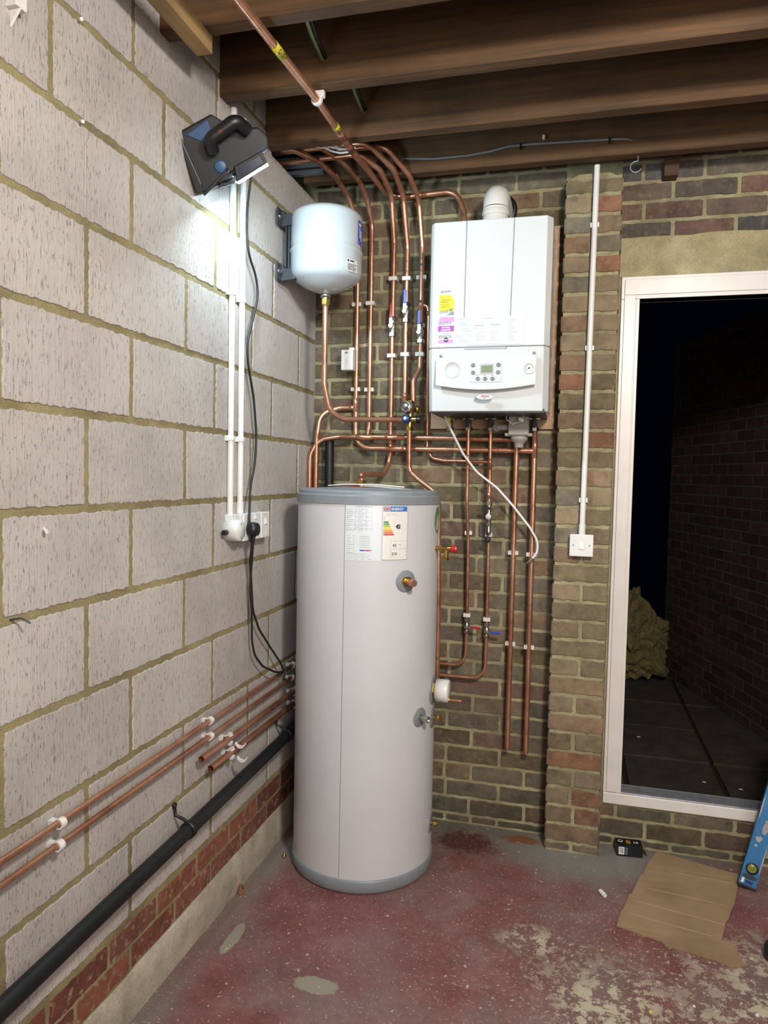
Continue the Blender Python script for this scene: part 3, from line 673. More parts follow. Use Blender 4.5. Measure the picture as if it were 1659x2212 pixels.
    for i in range(19):
        an = math.radians(-40 + 260 * i / 18); c, s_ = math.cos(an), math.sin(an)
        mi = 1 if i < 6 else 0
        m.add([(g.x + c * 0.0125 - s_ * 0.0005, g.y - 0.0015, g.z + s_ * 0.0125 + c * 0.0005), (g.x + c * 0.0155 - s_ * 0.0005, g.y - 0.0015, g.z + s_ * 0.0155 + c * 0.0005), (g.x + c * 0.0155 + s_ * 0.0012, g.y - 0.0015, g.z + s_ * 0.0155 - c * 0.0012), (g.x + c * 0.0125 + s_ * 0.0012, g.y - 0.0015, g.z + s_ * 0.0125 - c * 0.0012)], [(0, 1, 2, 3)], mi)
    m.add([(g.x - 0.012, g.y - 0.002, g.z - 0.008), (g.x + 0.002, g.y - 0.002, g.z - 0.001), (g.x + 0.001, g.y - 0.002, g.z + 0.002)], [(0, 1, 2)], 0)
    m.lathe([(0.003, 0.0016), (0.003, 0.003), (0.0005, 0.003)], g, (0, -1, 0), 12, 0); part('gauge_dial', m, [INK, RED], ga)
    for p in ((0.6350, -0.3620, 1.9482), (0.9775, -0.3620, 1.9522)): part('screw_cap', MB().lathe([(0.005, 0), (0.0045, 0.0012), (0.0005, 0.0016)], p, (0, -1, 0), 16), TANKG, t)
    # oval badge
    c = V((0.8034, -0.3630, 1.7956)); n = 32; m = MB()
    el = lambda a_, b_, o: [(c.x + a_ * math.cos(2 * PI * i / n), yf - 0.0022 - o, c.z + b_ * math.sin(2 * PI * i / n)) for i in range(n)]
    m.add(el(0.0335, 0.0118, 0.001), [list(range(n))], 0); m.add(el(0.0315, 0.0102, 0.0013), [list(range(n))], 1)
    text(m, 'Alpha', 0.0135, lambda x, y: (c.x + x + y * 0.25, yf - 0.0038, c.z + y - 0.002), 2, 'CENTER', bold=0.0002); text(m, 'heating', 0.0045, lambda x, y: (c.x + x, yf - 0.0038, c.z + y - 0.0075), 2, 'CENTER')
    part('oval_badge', m, [TANKG, ENAMEL, RED], t, 'oval badge with red lettering')
    # inhibitor sticker
    def sticker(u0, u1, mats, name, lab, build):
        m = MB(); build(m, u0, u1); part(name, m, mats, t, lab)
    A, B = V((0.6232, -0.3612, 2.0974)), V((0.6809, -0.3612, 2.1918))
    W_, H_ = B.x - A.x, B.z - A.z; ff = lambda o: (lambda x, y: (A.x + x * W_, yf - 0.0008 - o * 0.0004, A.z + y * H_))
    def P_(m, pts, mi, o, fo): m.add([fo(o)(x, y) for x, y in pts], [list(range(len(pts)))], mi)
    m = MB(); P_(m, [(0, 0), (1, 0), (1, 1), (0, 1)], 0, 0, ff); P_(m, [(0.02, 0.17), (0.99, 0.17), (0.99, 0.60), (0.72, 0.80), (0.02, 0.80)], 1, 1, ff); P_(m, [(0.5, 0.01), (0.99, 0.01), (0.99, 0.17)], 3, 2, ff); P_(m, [(0.74, 0.80), (0.99, 0.61), (0.99, 0.80)], 4, 2, ff)
    P_(m, [(0.08, 0.84), (0.92, 0.86), (0.92, 0.98), (0.08, 0.96)], 0, 3, ff)
    for s_, x, y, sz in (('ENTITY', 0.10, 0.87, 0.0115), ('EN.1', 0.10, 0.69, 0.005), ('CORROSION', 0.10, 0.58, 0.0062), ('INHIBITOR', 0.10, 0.50, 0.0062)):
        text(m, s_, sz, lambda a_, b_: (A.x + x * W_ + a_, yf - 0.0008 - 0.0016, A.z + y * H_ + b_), 2, sx=1.05 if sz > 0.01 else 1, bold=0.0003 if sz > 0.01 else 0.0)
    for i in range(3): P_(m, [(0.1, 0.42 - i * 0.05), (0.7, 0.42 - i * 0.05), (0.7, 0.43 - i * 0.05), (0.1, 0.43 - i * 0.05)], 2, 3, ff)
    m.lathe([(0.0045, 0), (0.0001, 0.0003)], ff(4)(0.80, 0.23), (0, -1, 0), 16, 3)
    text(m, '03/03/23', 0.0135, lambda a_, b_: (A.x + 0.06 * W_ + a_, yf - 0.0030, A.z + 0.07 * H_ + b_ + a_ * 0.12), 2)
    part('yellow_sticker', m, [WHITE, YEL, INK, TANKG, PANELG], t, 'white and yellow inhibitor sticker dated by hand')
    A2, B2 = V((0.6223, -0.3612, 1.9957)), V((0.6818, -0.3612, 2.0919)); W2, H2 = B2.x - A2.x, B2.z - A2.z
    f5 = lambda o: (lambda x, y: (A2.x + x * W2, yf - 0.0008 - o * 0.0004, A2.z + y * H2))
    m = MB(); P_(m, [(0, 0.04), (0.05, 0), (0.95, 0), (1, 0.04), (1, 1), (0, 1)], 0, 0, f5); P_(m, [(0.03, 0.80), (1, 0.80), (1, 1), (0.1, 1)], 4, 1, f5); P_(m, [(0, 0.44), (1, 0.44), (1, 0.66), (0, 0.66)], 1, 1, f5); P_(m, [(0.02, 0.04), (0.05, 0.0), (0.95, 0.0), (0.98, 0.04), (0.98, 0.13), (0.02, 0.13)], 4, 1, f5)
    text(m, 'ENTITY', 0.0135, lambda a_, b_: (A2.x + 0.06 * W2 + a_, yf - 0.0026, A2.z + 0.70 * H2 + b_), 2); text(m, 'POWER', 0.0088, lambda a_, b_: (A2.x + 0.5 * W2 + a_, yf - 0.0026, A2.z + 0.56 * H2 + b_), 0, 'CENTER', bold=0.0002)
    text(m, 'CLEANER', 0.0088, lambda a_, b_: (A2.x + 0.5 * W2 + a_, yf - 0.0026, A2.z + 0.47 * H2 + b_), 0, 'CENTER', bold=0.0002)
    m.lathe([(0.0085, 0), (0.0001, 0.0003)], f5(4)(0.52, 0.12), (0, -1, 0), 20, 2); P_(m, [(0.42, 0.10), (0.62, 0.10), (0.62, 0.14), (0.42, 0.14)], 0, 6, f5)
    for i in range(2): P_(m, [(0.28, 0.36 - i * 0.04), (0.75, 0.36 - i * 0.04), (0.75, 0.37 - i * 0.04), (0.28, 0.37 - i * 0.04)], 5, 3, f5)
    text(m, '02/03/23', 0.0135, lambda a_, b_: (A2.x + 0.05 * W2 + a_, yf - 0.0032, A2.z + 0.20 * H2 + b_), 2)
    part('purple_sticker', m, [WHITE, PUR, INK, TANKG, LPUR, INKG], t, 'white and purple cleaner sticker dated by hand')
    A3, B3 = V((0.6881, -0.3612, 1.9829)), V((0.9404, -0.3612, 2.0876)); r = random.Random(9)
    m = MB().add([(A3.x, yf - 0.0008, A3.z), (B3.x, yf - 0.0008, A3.z), (B3.x, yf - 0.0008, B3.z), (A3.x, yf - 0.0008, B3.z)], [(0, 1, 2, 3)], 0)
    W3, H3 = B3.x - A3.x, B3.z - A3.z
    def bar(x0_, x1_, y, h=0.0009, mi=1): m.add([(A3.x + x0_ * W3, yf - 0.0013, A3.z + y * H3), (A3.x + x1_ * W3, yf - 0.0013, A3.z + y * H3), (A3.x + x1_ * W3, yf - 0.0013, A3.z + y * H3 + h), (A3.x + x0_ * W3, yf - 0.0013, A3.z + y * H3 + h)], [(0, 1, 2, 3)], mi)
    for i in range(16):
        if i not in (4, 8, 12): bar(0.01, 0.20 + r.random() * 0.06, 0.86 - i * 0.05)
    bar(0.01, 0.18, 0.94, 0.0014); bar(0.4, 0.54, 0.93, 0.0014)
    for i in range(7): bar(0.30, 0.36 + r.random() * 0.1, 0.46 - i * 0.05); bar(0.51, 0.56 + r.random() * 0.1, 0.46 - i * 0.05)
    for i in range(15): bar(0.77, 0.82 + r.random() * 0.1, 0.86 - i * 0.05)
    bar(0.2, 0.68, 0.05); bar(0.16, 0.98, 0.01)
    for (a_, b_, c_, d_) in ((0.28, 0.40, 0.60, 0.80), (0.52, 0.65, 0.62, 0.84)):
        bar(a_, b_, c_, 0.0006); bar(a_, b_, d_, 0.0006); m.box((A3.x + a_ * W3, yf - 0.0014, A3.z + c_ * H3), (A3.x + a_ * W3 + 0.0006, yf - 0.001, A3.z + d_ * H3), 1); m.box((A3.x + b_ * W3, yf - 0.0014, A3.z + c_ * H3), (A3.x + b_ * W3 + 0.0006, yf - 0.001, A3.z + d_ * H3), 1)
        for i in range(4): bar(a_ + 0.01 + i * 0.03, a_ + 0.028 + i * 0.03, c_ + 0.08, 0.004)
    part('instruction_film', m, [FILM, INKG], t, 'clear instruction film with small print')
    # service valves under the casing
    for i, (x, col) in enumerate(((0.628, YEL), (0.706, BLACK), (0.797, BLACK), (0.902, BLACK), (0.972, BLACK))):
        s_ = part('service_valve', MB().cyl((x, -0.076, zB), (x, -0.076, zB - 0.052), 0.011).hexnut((x, -0.076, zB - 0.042), (0, 0, -1), 0.016, 0.014).cyl((x, -0.076, zB - 0.02), (x, -0.105, zB - 0.02), 0.008).box((x - 0.022, -0.092, zB - 0.012), (x + 0.022, -0.055, zB - 0.004)), CHROME, t)
        m = MB().box((x - 0.007, -0.119, zB - 0.044), (x + 0.007, -0.105, zB + 0.0)); part('valve_handle', m, col, s_, 'yellow gas valve handle' if i == 0 else None, bev=0.003)
    # condensate trap
    tx = 0.915
    m = MB().box((tx - 0.040, -0.16, 1.668), (tx + 0.038, -0.08, 1.742)).box((tx - 0.055, -0.15, 1.664), (tx + 0.052, -0.09, 1.676)).lathe([(0.0005, 0), (0.034, 0.0), (0.034, 0.012), (0.026, 0.022), (0.018, 0.03), (0.018, 0.045), (0.0005, 0.045)], (tx, -0.12, 1.664), (0, 0, -1), 24)
    part('condensate_trap', m, simple('trap_plastic', '#98948a', 0.5, var=0.05), t, 'grey condensate trap', bev=0.002)
    m = MB().cyl((tx - 0.09, -0.12, 1.70), (tx - 0.04, -0.12, 1.70), 0.012).lathe([(0.0005, 0), (0.017, 0), (0.017, 0.012), (0.0005, 0.012)], (tx - 0.09, -0.112, 1.70), (0, -1, 0), 20); part('drain_elbow', m, simple('trap_plastic', '#98948a', 0.5), t)
    m = MB().tube([(tx - 0.045, -0.20, zB), (tx - 0.045, -0.20, zB - 0.02), (tx - 0.02, -0.205, zB - 0.038), (tx + 0.015, -0.20, zB - 0.026), (tx + 0.02, -0.2, zB)], 0.0018, 8).obox((tx + 0.012, -0.205, zB - 0.022), ((1, 0, -0.6), (0, 1, 0), (0.6, 0, 1)), (0.010, 0.004, 0.006)); part('loose_connector', m, WHITE, t, 'small white plug on a loop of wire')
    # flue elbow
    fx, fy = 0.806, -0.20; m = MB(); r0 = 0.049; z0 = zT - 0.002
    m.lathe([(r0 + 0.004, 0), (r0 + 0.004, 0.006), (r0, 0.008), (r0, 0.092)], (fx, fy, z0), (0, 0, 1), 36)
    path = [V(fx, fy, z0 + 0.092)] + [V(fx, fy + 0.056 * (1 - math.cos(a)) , z0 + 0.092 + 0.056 * math.sin(a)) for a in [i * PI / 2 / 10 for i in range(1, 11)]] + [V(fx, -0.01, z0 + 0.148)]
    m.tube(path, r0, 36)
    fl = part('flue_elbow', m, simple('flue_white', '#dcd9d2', 0.4, var=0.04), t, 'white bent flue pipe on top')
    part('flue_collar', MB().lathe([(r0 + 0.003, 0), (r0 + 0.003, 0.022), (r0, 0.024)], (fx, fy, z0 + 0.062), (0, 0, 1), 36), simple('flue_white', '#c8c0b4', 0.4), fl)
    part('flue_seal', MB().lathe([(0.062, 0), (0.062, 0.014), (0.05, 0.016)], (fx + 0.005, -0.02, z0 + 0.148), (0, -1, 0), 32), BLACK, fl, 'black rubber wall seal')
    part('flue_bracket', MB().box((fx + 0.050, -0.155, z0 + 0.004), (fx + 0.060, -0.150, z0 + 0.075)).box((fx + 0.045, -0.16, z0 + 0.002), (fx + 0.10, -0.10, z0 + 0.006)), ZINC, fl)
boiler()

# ------------------------------------------------------------------ expansion vessel on its bracket
def vessel():
    x, y, r = 0.172, -0.35, 0.138
    t = thing('expansion_vessel', 'round white expansion vessel held on a black bracket in the top left corner', 'expansion vessel', (x, y, 2.2))
    prof = [(0.012, 2.2)]
    for i in range(9): a = PI / 2 * i / 8; prof.append((0.012 + (r - 0.035) * i / 8, 2.203 + 0.040 * (i / 8) ** 1.8))
    prof += [(r - 0.010, 2.252), (r - 0.003, 2.264), (r, 2.28), (r, 2.345), (r + 0.004, 2.350), (r + 0.004, 2.356), (r, 2.361), (r, 2.38), (r, 2.475)]
    for i in range(1, 9): a = PI / 2 * i / 8; prof.append((max(0.0005, r * math.cos(a) ** 0.42), 2.478 + 0.038 * math.sin(a)))
    part('tank', MB().lathe(prof, (x, y, 0), (0, 0, 1), 64), simple('vessel_enamel', '#b6bdc0', 0.25, var=0.02, coat=0.5), t)
    part('connector', MB().cyl((x, y, 2.168), (x, y, 2.203), 0.012).lathe([(0.0005, 0), (0.020, 0), (0.020, 0.010), (0.012, 0.016)], (x, y, 2.186), (0, 0, 1), 24), CHROME, t)
    part('brass_nut', MB().hexnut((x, y, 2.158), (0, 0, 1), 0.018, 0.022), BRASS, t)
    def pt(th, z, k=0.0006): a = math.radians(th); return V(x + (r + k) * math.cos(a), y + (r + k) * math.sin(a), z)
    m = MB()
    for i in range(8):
        a, b = -11 + i * 5, -6 + i * 5; m.add([pt(a, 2.375), pt(b, 2.375), pt(b, 2.465), pt(a, 2.465)], [(0, 1, 2, 3)])
    for i, (a, b, c, d) in enumerate(((-9, 0, 2.445, 2.455), (-7, -4, 2.40, 2.44), (-2, 3, 2.39, 2.43), (-9, 6, 2.38, 2.386))):
        m.add([pt(a, c, 0.0012), pt(b, c, 0.0012), pt(b, d, 0.0012), pt(a, d, 0.0012)], [(0, 1, 2, 3)], 1)
    part('blue_label', m, [BLUE, WHITE], t, 'dark blue label wrapping round the side')
    m = MB(); c0 = -37; sc = lambda a, b: pt(c0 + math.degrees(a / r), 2.262 + b, 0.0008)
    m.add([sc(0, 0), sc(0.03, 0), sc(0.03, 0.045), sc(0, 0.045)], [(0, 1, 2, 3)], 0); m.add([sc(0.03, 0), sc(0.058, 0), sc(0.058, 0.045), sc(0.03, 0.045)], [(0, 1, 2, 3)], 0)
    rr = random.Random(2)
    for i in range(9):
        w_ = 0.035 + rr.random() * 0.018; k = lambda a, b: pt(c0 + math.degrees(a / r), 2.262 + b, 0.0013)
        for s_ in range(3): m.add([k(0.003 + w_ * s_ / 3, 0.028 - i * 0.003), k(0.003 + w_ * (s_ + 1) / 3, 0.028 - i * 0.003), k(0.003 + w_ * (s_ + 1) / 3, 0.0292 - i * 0.003), k(0.003 + w_ * s_ / 3, 0.0292 - i * 0.003)], [(0, 1, 2, 3)], 1)
    m.lathe([(0.0045, 0), (0.0001, 0.0002)], pt(c0 + 3, 2.301, 0.0015), (math.cos(math.radians(c0 + 3)), math.sin(math.radians(c0 + 3)), 0), 16, 1)
    m.add([pt(c0 + 7, 2.298, 0.0013), pt(c0 + 15, 2.298, 0.0013), pt(c0 + 15, 2.304, 0.0013), pt(c0 + 7, 2.304, 0.0013)], [(0, 1, 2, 3)], 1)
    part('rating_label', m, [PAPER, INK], t)
    # bracket
    b = thing('vessel_bracket', 'dark grey metal bracket bolted to the block wall behind the white vessel', 'bracket', (0.0, -0.40, 2.26))
    part('upright', MB().box((0.040, -0.418, 2.262), (0.046, -0.37, 2.465)).box((0.030, -0.42, 2.262), (0.034, -0.38, 2.465)), BRK, b)
    for z in (2.468, 2.262):
        m = MB(); m.prism([(0.018, z - 0.028), (0.018, z + 0.028), (0.021, z + 0.034), (0.025, z + 0.034), (0.030, z + 0.02), (0.075, z + 0.02), (0.075, z - 0.02), (0.03, z - 0.024)], lambda a, c, d: (a, d, c), -0.43, -0.40)
        m.box((0.015, -0.475, z - 0.028), (0.020, -0.40, z + 0.034))
        arm = part('arm', m, BRK, b, bev=0.001); part('bolt', MB().lathe([(0.012, 0), (0.012, 0.002), (0.0005, 0.002)], (0.020, -0.452, z + 0.005), (1, 0, 0), 20).hexnut((0.021, -0.452, z + 0.005), (1, 0, 0), 0.0075, 0.006), CHROME, arm)
vessel()

# ------------------------------------------------------------------ pipework
R22, R15 = 0.011, 0.0075
def sleeve(parent, a, b, r=R22):
    a, b = V(a), V(b); d = b - a; L = d.length
    return part('coupling', MB().lathe([(r, 0), (r + 0.0014, 0.001), (r + 0.0014, L * 0.3), (r + 0.002, L * 0.33), (r + 0.0014, L * 0.36), (r + 0.0014, L - 0.001), (r, L)], a, d, 20), COPPER, parent)
def pipe(label, pts, r=R22, bend=0.06, sleeves=(), hollow=False, group=None, name='copper_pipe', mat=None, sub=None):
    m = MB().tube(pts, r, 18, bend=bend, hollow=hollow)
    o = solo(name, m, mat or COPPER, label, 'pipe', group)
    for a, b in sleeves: sleeve(o, a, b, r)
    return o
YB, YH, YR = -0.030, -0.054, -0.078
xa, xb, xc, xd, xe = 0.201, 0.262, 0.362, 0.421, 0.486
pipe('copper gas pipe with yellow tape under the joists, ending at the boiler top',
     [(0.272, -1.75, 2.664), (0.318, -0.86, 2.664), (0.320, -0.50, 2.662), (0.3099, -0.3000, 2.6899), (0.3371, -0.0600, 2.6718), (0.4201, -0.0560, 2.6612), (0.6244, -0.0560, 2.6695), (0.662, -0.06, 2.58), (0.662, -0.075, 2.43)], R22 + 0.001, 0.07,
     sleeves=[((0.3195, -0.66, 2.664), (0.3199, -0.60, 2.6635)), ((0.320, -0.56, 2.663), (0.320, -0.51, 2.6625))])
def tape(p, d, L, label):
    m = MB().lathe([(R22 + 0.0012, 0), (R22 + 0.0018, 0), (R22 + 0.0018, L), (R22 + 0.0012, L)], p, d, 24)
    u, w_, d = frame(d); p = V(p); view = V(0.75, -0.45, -0.6); view = (view - d * view.dot(d)).normalized(); side = d.cross(view)
    f = lambda a, b: p + d * (L * 0.28 + a) + (view * math.cos(b / R22) + side * math.sin(b / R22)) * (R22 + 0.0024)
    text(m, 'GAS', 0.016, lambda a, b: f(a, -b + 0.006), 1, bold=0.0003)
    solo('pipe_tape', m, [TAPE, INK], label, 'tape')
tape((0.3022, -1.165, 2.664), V(0.046, 0.89, 0), 0.055, 'yellow gas tape marker on the copper pipe, farther from the brick wall')
tape((0.319, -0.70, 2.664), (0, 1, 0), 0.04, 'yellow gas tape marker on the copper pipe, nearer the bends over the white vessel')
pA = pipe('copper pipe with the white thermostat box, leftmost of the five ceiling drops',
     [(-0.1, -0.43, 2.728), (0.055, -0.43, 2.728), (0.1373, -0.3500, 2.7056), (0.1655, -0.2200, 2.6932), (0.1748, -0.1000, 2.6638), (xa, YB, 2.56), (xa + 0.004, YB, 1.70), (xa + 0.012, YB - 0.01, 1.64), (xa + 0.06, YH, 1.612), (0.40, YH, 1.612), (0.972, YH, 1.610)], bend=0.07,
     sleeves=[((0.1614, -0.2430, 2.7008), (0.1711, -0.1950, 2.6897)), ((0.203, YB, 1.83), (0.203, YB, 1.77)), ((0.42, YH, 1.612), (0.455, YH, 1.612))])
part('tee_fitting', MB().cyl((0.965, YH, 1.610), (0.925, YH, 1.610), R22 + 0.0016), COPPER, pA)
pB = pipe('copper pipe second of the five ceiling drops, teed into the upper cross pipe',
     [(0.05, -0.40, 2.755), (0.15, -0.40, 2.745), (0.2217, -0.3200, 2.7105), (0.2503, -0.1900, 2.6888), (0.2552, -0.0900, 2.6518), (xb, YB, 2.56), (xb + 0.003, YB, 1.70), (xb + 0.004, YH + 0.006, 1.655)], bend=0.07, sleeves=[((0.2443, -0.2220, 2.6985), (0.2526, -0.1780, 2.6860))])
pC1 = pipe('copper pipe third of the five ceiling drops, above the red lever valve', [(-0.1, -0.345, 2.716), (0.30, -0.345, 2.722), (0.3558, -0.2500, 2.6957), (0.3636, -0.1000, 2.6586), (xc, YB - 0.004, 2.48), (xc, YB - 0.004, 2.16)], bend=0.07, sleeves=[((xc, YB - .004, 2.52), (xc, YB - .004, 2.47))])
pC2 = pipe('copper pipe from below the red lever valve to the top outlet of the grey cylinder', [(xc, YB - 0.004, 2.10), (xc + 0.001, YB, 1.60), (xc, YB - 0.02, 1.545), (0.355, -0.12, 1.50), (0.335, -0.36, 1.502), (0.335, -0.36, 1.47)], bend=0.035, sleeves=[((xc, YB, 1.67), (xc, YB, 1.63)), ((0.335, -0.36, 1.502), (0.335, -0.36, 1.485))])
part('cylinder_union', MB().hexnut((0.335, -0.36, 1.464), (0, 0, 1), 0.019, 0.014).cyl((0.335, -0.36, 1.452), (0.335, -0.36, 1.47), 0.015), BRASS, pC2)
pipe('copper pipe fourth of the five ceiling drops, above the upper blue lever valve', [(-0.1, -0.39, 2.738), (0.34, -0.39, 2.742), (0.4084, -0.2500, 2.6947), (0.4128, -0.1000, 2.6547), (xd, YB - 0.004, 2.46), (xd, YB - 0.004, 2.215)], bend=0.07)
pipe('copper pipe between the upper blue lever valve and the silver capped mixing valve', [(xd, YB - 0.004, 2.16), (xd + 0.002, YB - 0.006, 1.83), (xd + 0.006, -0.055, 1.79)], bend=0.02, sleeves=[((xd + 0.002, YB - 0.006, 1.85), (xd + 0.002, YB - 0.006, 1.815))])
pipe('copper pipe fifth and rightmost of the ceiling drops, marked in pen next to the boiler', [(0.20, -0.32, 2.757), (0.39, -0.32, 2.757), (0.4639, -0.2150, 2.6827), (0.4774, -0.0900, 2.6348), (xe, YB - 0.012, 2.46), (xe, YB - 0.012, 2.125)], bend=0.07, sleeves=[((xe, YB - .012, 2.235), (xe, YB - .012, 2.19))])
pipe('copper pipe bent left from the lower blue lever valve down to the mixing valve', [(xe + 0.002, YB - 0.012, 2.07), (xe + 0.002, YB - 0.014, 1.955), (0.4668, -0.0700, 1.8978), (0.4706, -0.0780, 1.8082)], bend=0.05)
pipe('thin copper pipe running down the left edge of the boiler', [(xe, YB - 0.01, 2.215), (0.513, YB - 0.01, 2.214), (0.518, YB - 0.008, 2.18), (0.523, YB + 0.004, 1.62), (0.545, YB, 1.575), (0.60, YB - 0.004, 1.565), (0.80, YB - 0.03, 1.562)], R15 - 0.0005, 0.03, sleeves=[((0.517, YB - 0.008, 2.19), (0.518, YB - 0.008, 2.17))])
pipe('copper pipe from the bottom of the white vessel curving right to the mixing valve', [(0.172, -0.35, 2.165), (0.172, -0.35, 1.85), (0.1890, -0.3300, 1.7476), (0.2341, -0.2900, 1.7180), (0.4472, -0.0980, 1.7314)], bend=0.08, sleeves=[((0.172, -0.35, 2.15), (0.172, -0.35, 2.17))])
pipe('copper branch pipe teed left and down into the back of the grey cylinder', [(xa + 0.004, YB - 0.0, 1.790), (0.13, YB - 0.004, 1.788), (0.052, YB - 0.03, 1.76), (0.044, YB - 0.05, 1.65), (0.044, -0.085, 0.62)], bend=0.09, sleeves=[((xa - 0.006, YB, 1.790), (xa - 0.03, YB, 1.790))])
pH = pipe('upper copper cross pipe from behind the grey cylinder to the boiler flow pipe', [(0.018, -0.09, 0.62), (0.018, -0.09, 1.58), (0.05, -0.075, 1.645), (0.14, YH, 1.661), (0.30, YH, 1.661), (0.899, YH, 1.655)], bend=0.07,
     sleeves=[((0.215, YH, 1.661), (0.285, YH, 1.661)), ((0.345, YH, 1.661), (0.385, YH, 1.661))])
pipe('copper pipe dropping from the blue capped valve and bending down behind the cylinder', [(0.460, -0.092, 1.69), (0.462, -0.092, 1.52), (0.5028, -0.1000, 1.4855), (0.5794, -0.1350, 1.4359), (0.6004, -0.1500, 1.4028), (0.6096, -0.1500, 1.0330), (0.6131, -0.1500, 0.6584), (0.6009, -0.1600, 0.6020)], bend=0.05)
pipe('thin copper pipe under the boiler ending at the red lever valve, upper section', [(0.706, YR, 1.70), (0.7065, YR, 1.40), (0.712, -0.05, 1.24), (0.714, -0.038, 0.90)], R15, 0.3, sleeves=[((0.706, YR, 1.59), (0.7062, YR, 1.545))])
pipe('thin copper pipe from under the red lever valve bending left behind the cylinder', [(0.714, -0.038, 0.845), (0.712, -0.038, 0.700), (0.50, -0.036, 0.702)], R15, 0.055)
pipe('thin copper pipe under the boiler above the filling valve with the black lever', [(0.797, YR, 1.70), (0.798, YR, 1.40)], R15, sleeves=[((0.797, YR, 1.575), (0.797, YR, 1.53)), ((0.798, YR, 1.435), (0.798, YR, 1.41))])
pipe('thin copper pipe between the filling valve and the blue lever valve near the floor', [(0.797, -0.05, 1.25), (0.798, -0.038, 0.885)], R15)
pipe('thin copper pipe from under the low blue lever valve bending left, below its neighbour', [(0.798, -0.038, 0.83), (0.796, -0.038, 0.652), (0.50, -0.036, 0.650)], R15, 0.06)
pipe('thick open ended copper pipe hanging from the boiler, left one of the pair', [(0.902, -0.076, 1.70), (0.901, YH, 1.64), (0.899, YH, 0.372)], R22, 0.1, hollow=True, sleeves=[((0.9005, YH, 1.68), (0.9005, YH, 1.625))])
pipe('thick open ended copper pipe hanging from the boiler, right one of the pair', [(0.972, -0.076, 1.70), (0.973, YH, 1.64), (0.976, YH, 0.362)], R22, 0.1, hollow=True, sleeves=[((0.973, YH, 1.655), (0.973, YH, 1.58))])
solo('waste_pipe', MB().tube([(0.0914, -0.0450, 1.6487), (0.0932, -0.0450, 1.4258), (0.103, -0.045, 0.5)], 0.020, 24), WASTE, 'short upright black waste pipe on the brick wall behind the cylinder top', 'pipe')
# pen marks on two of the pipes
def pen(word, x, z, y, step, parentlabel):
    m = MB()
    for i, ch in enumerate(word): text(m, ch, 0.0145, lambda a, b: (x - 0.0048 + a, y - R22 - 0.0004 + ((a - 0.0048) ** 2) * 30, z - i * step + b), 0, bold=0.0001)
    solo('pen_marking', m, INK, parentlabel, 'writing')
pen('BEA', xd, 2.395, YB - 0.004, 0.021, 'black pen letters written down the copper pipe above the upper blue lever valve')
pen('RMU', xe, 2.40, YB - 0.012, 0.024, 'black pen letters written down the copper pipe beside the boiler')

def ball_valve(x, y, z, lever, colour, label, r=R22, h=0.085, lean=(0, 0, 1)):
    t = thing('ball_valve', label, 'valve', (x, y, z - h / 2), None)
    k = r / R22
    m = MB().lathe([(r + 0.001, -h / 2), (r + 0.003, -h / 2), (r + 0.003, -h * 0.3), (r + 0.001, -h * 0.25), (r + 0.004, -h * 0.14), (r + 0.0065, 0), (r + 0.004, h * 0.14), (r + 0.001, h * 0.25), (r + 0.003, h * 0.3), (r + 0.003, h / 2), (r + 0.001, h / 2)], (x, y, z), (0, 0, 1), 24)
    b = part('valve_body', m, CHROME, t)
    for dz in (-h * 0.47, h * 0.30): part('compression_nut', MB().hexnut((x, y, z + dz), (0, 0, 1), r * 1.62, h * 0.17), CHROME, t)
    part('stem', MB().cyl((x, y, z), (x, y - r - 0.02, z), 0.007 * k).hexnut((x, y - r - 0.02, z), (0, -1, 0), 0.0095 * k, 0.006), CHROME, t)
    d = V(lever).normalized(); s_ = d.cross(V(0, 1, 0)).normalized(); c = V(x, y - r - 0.019, z)
    m = MB().obox(c + d * 0.014 * k, (d, s_, (0, 1, 0)), (0.022 * k, 0.0065 * k, 0.0012)); part('lever_plate', m, CHROME, t)
    m = MB(); P = [(0, -0.0062), (0.052, -0.0062), (0.058, -0.004), (0.060, 0), (0.058, 0.004), (0.052, 0.0062), (0, 0.0062)]
    m.prism([(a * k, b * k) for a, b in P], lambda a, b, e: c + d * (0.032 * k + a) + s_ * b + V(0, -e, 0), -0.004, 0.004)
    part('lever_handle', m, colour, t, bev=0.0015)
    return t
ball_valve(xc, YB - 0.004, 2.130, (0, 0, 1), RED, 'nickel lever valve with an upright red handle on the third ceiling drop')
ball_valve(xd, YB - 0.004, 2.188, (0, 0, 1), BLUE, 'nickel valve with upright blue lever, higher of the two blue ones')
ball_valve(xe, YB - 0.012, 2.098, (0, 0, 1), BLUE, 'nickel lever valve with an upright blue handle, the one right beside the boiler')
ball_valve(0.714, -0.038, 0.872, (1, 0, -0.03), RED, 'small nickel valve with a sideways red lever low on the brick wall', R15, 0.065)
ball_valve(0.798, -0.038, 0.858, (1, 0, -0.05), BLUE, 'small nickel valve with a sideways blue lever low on the brick wall', R15, 0.065)

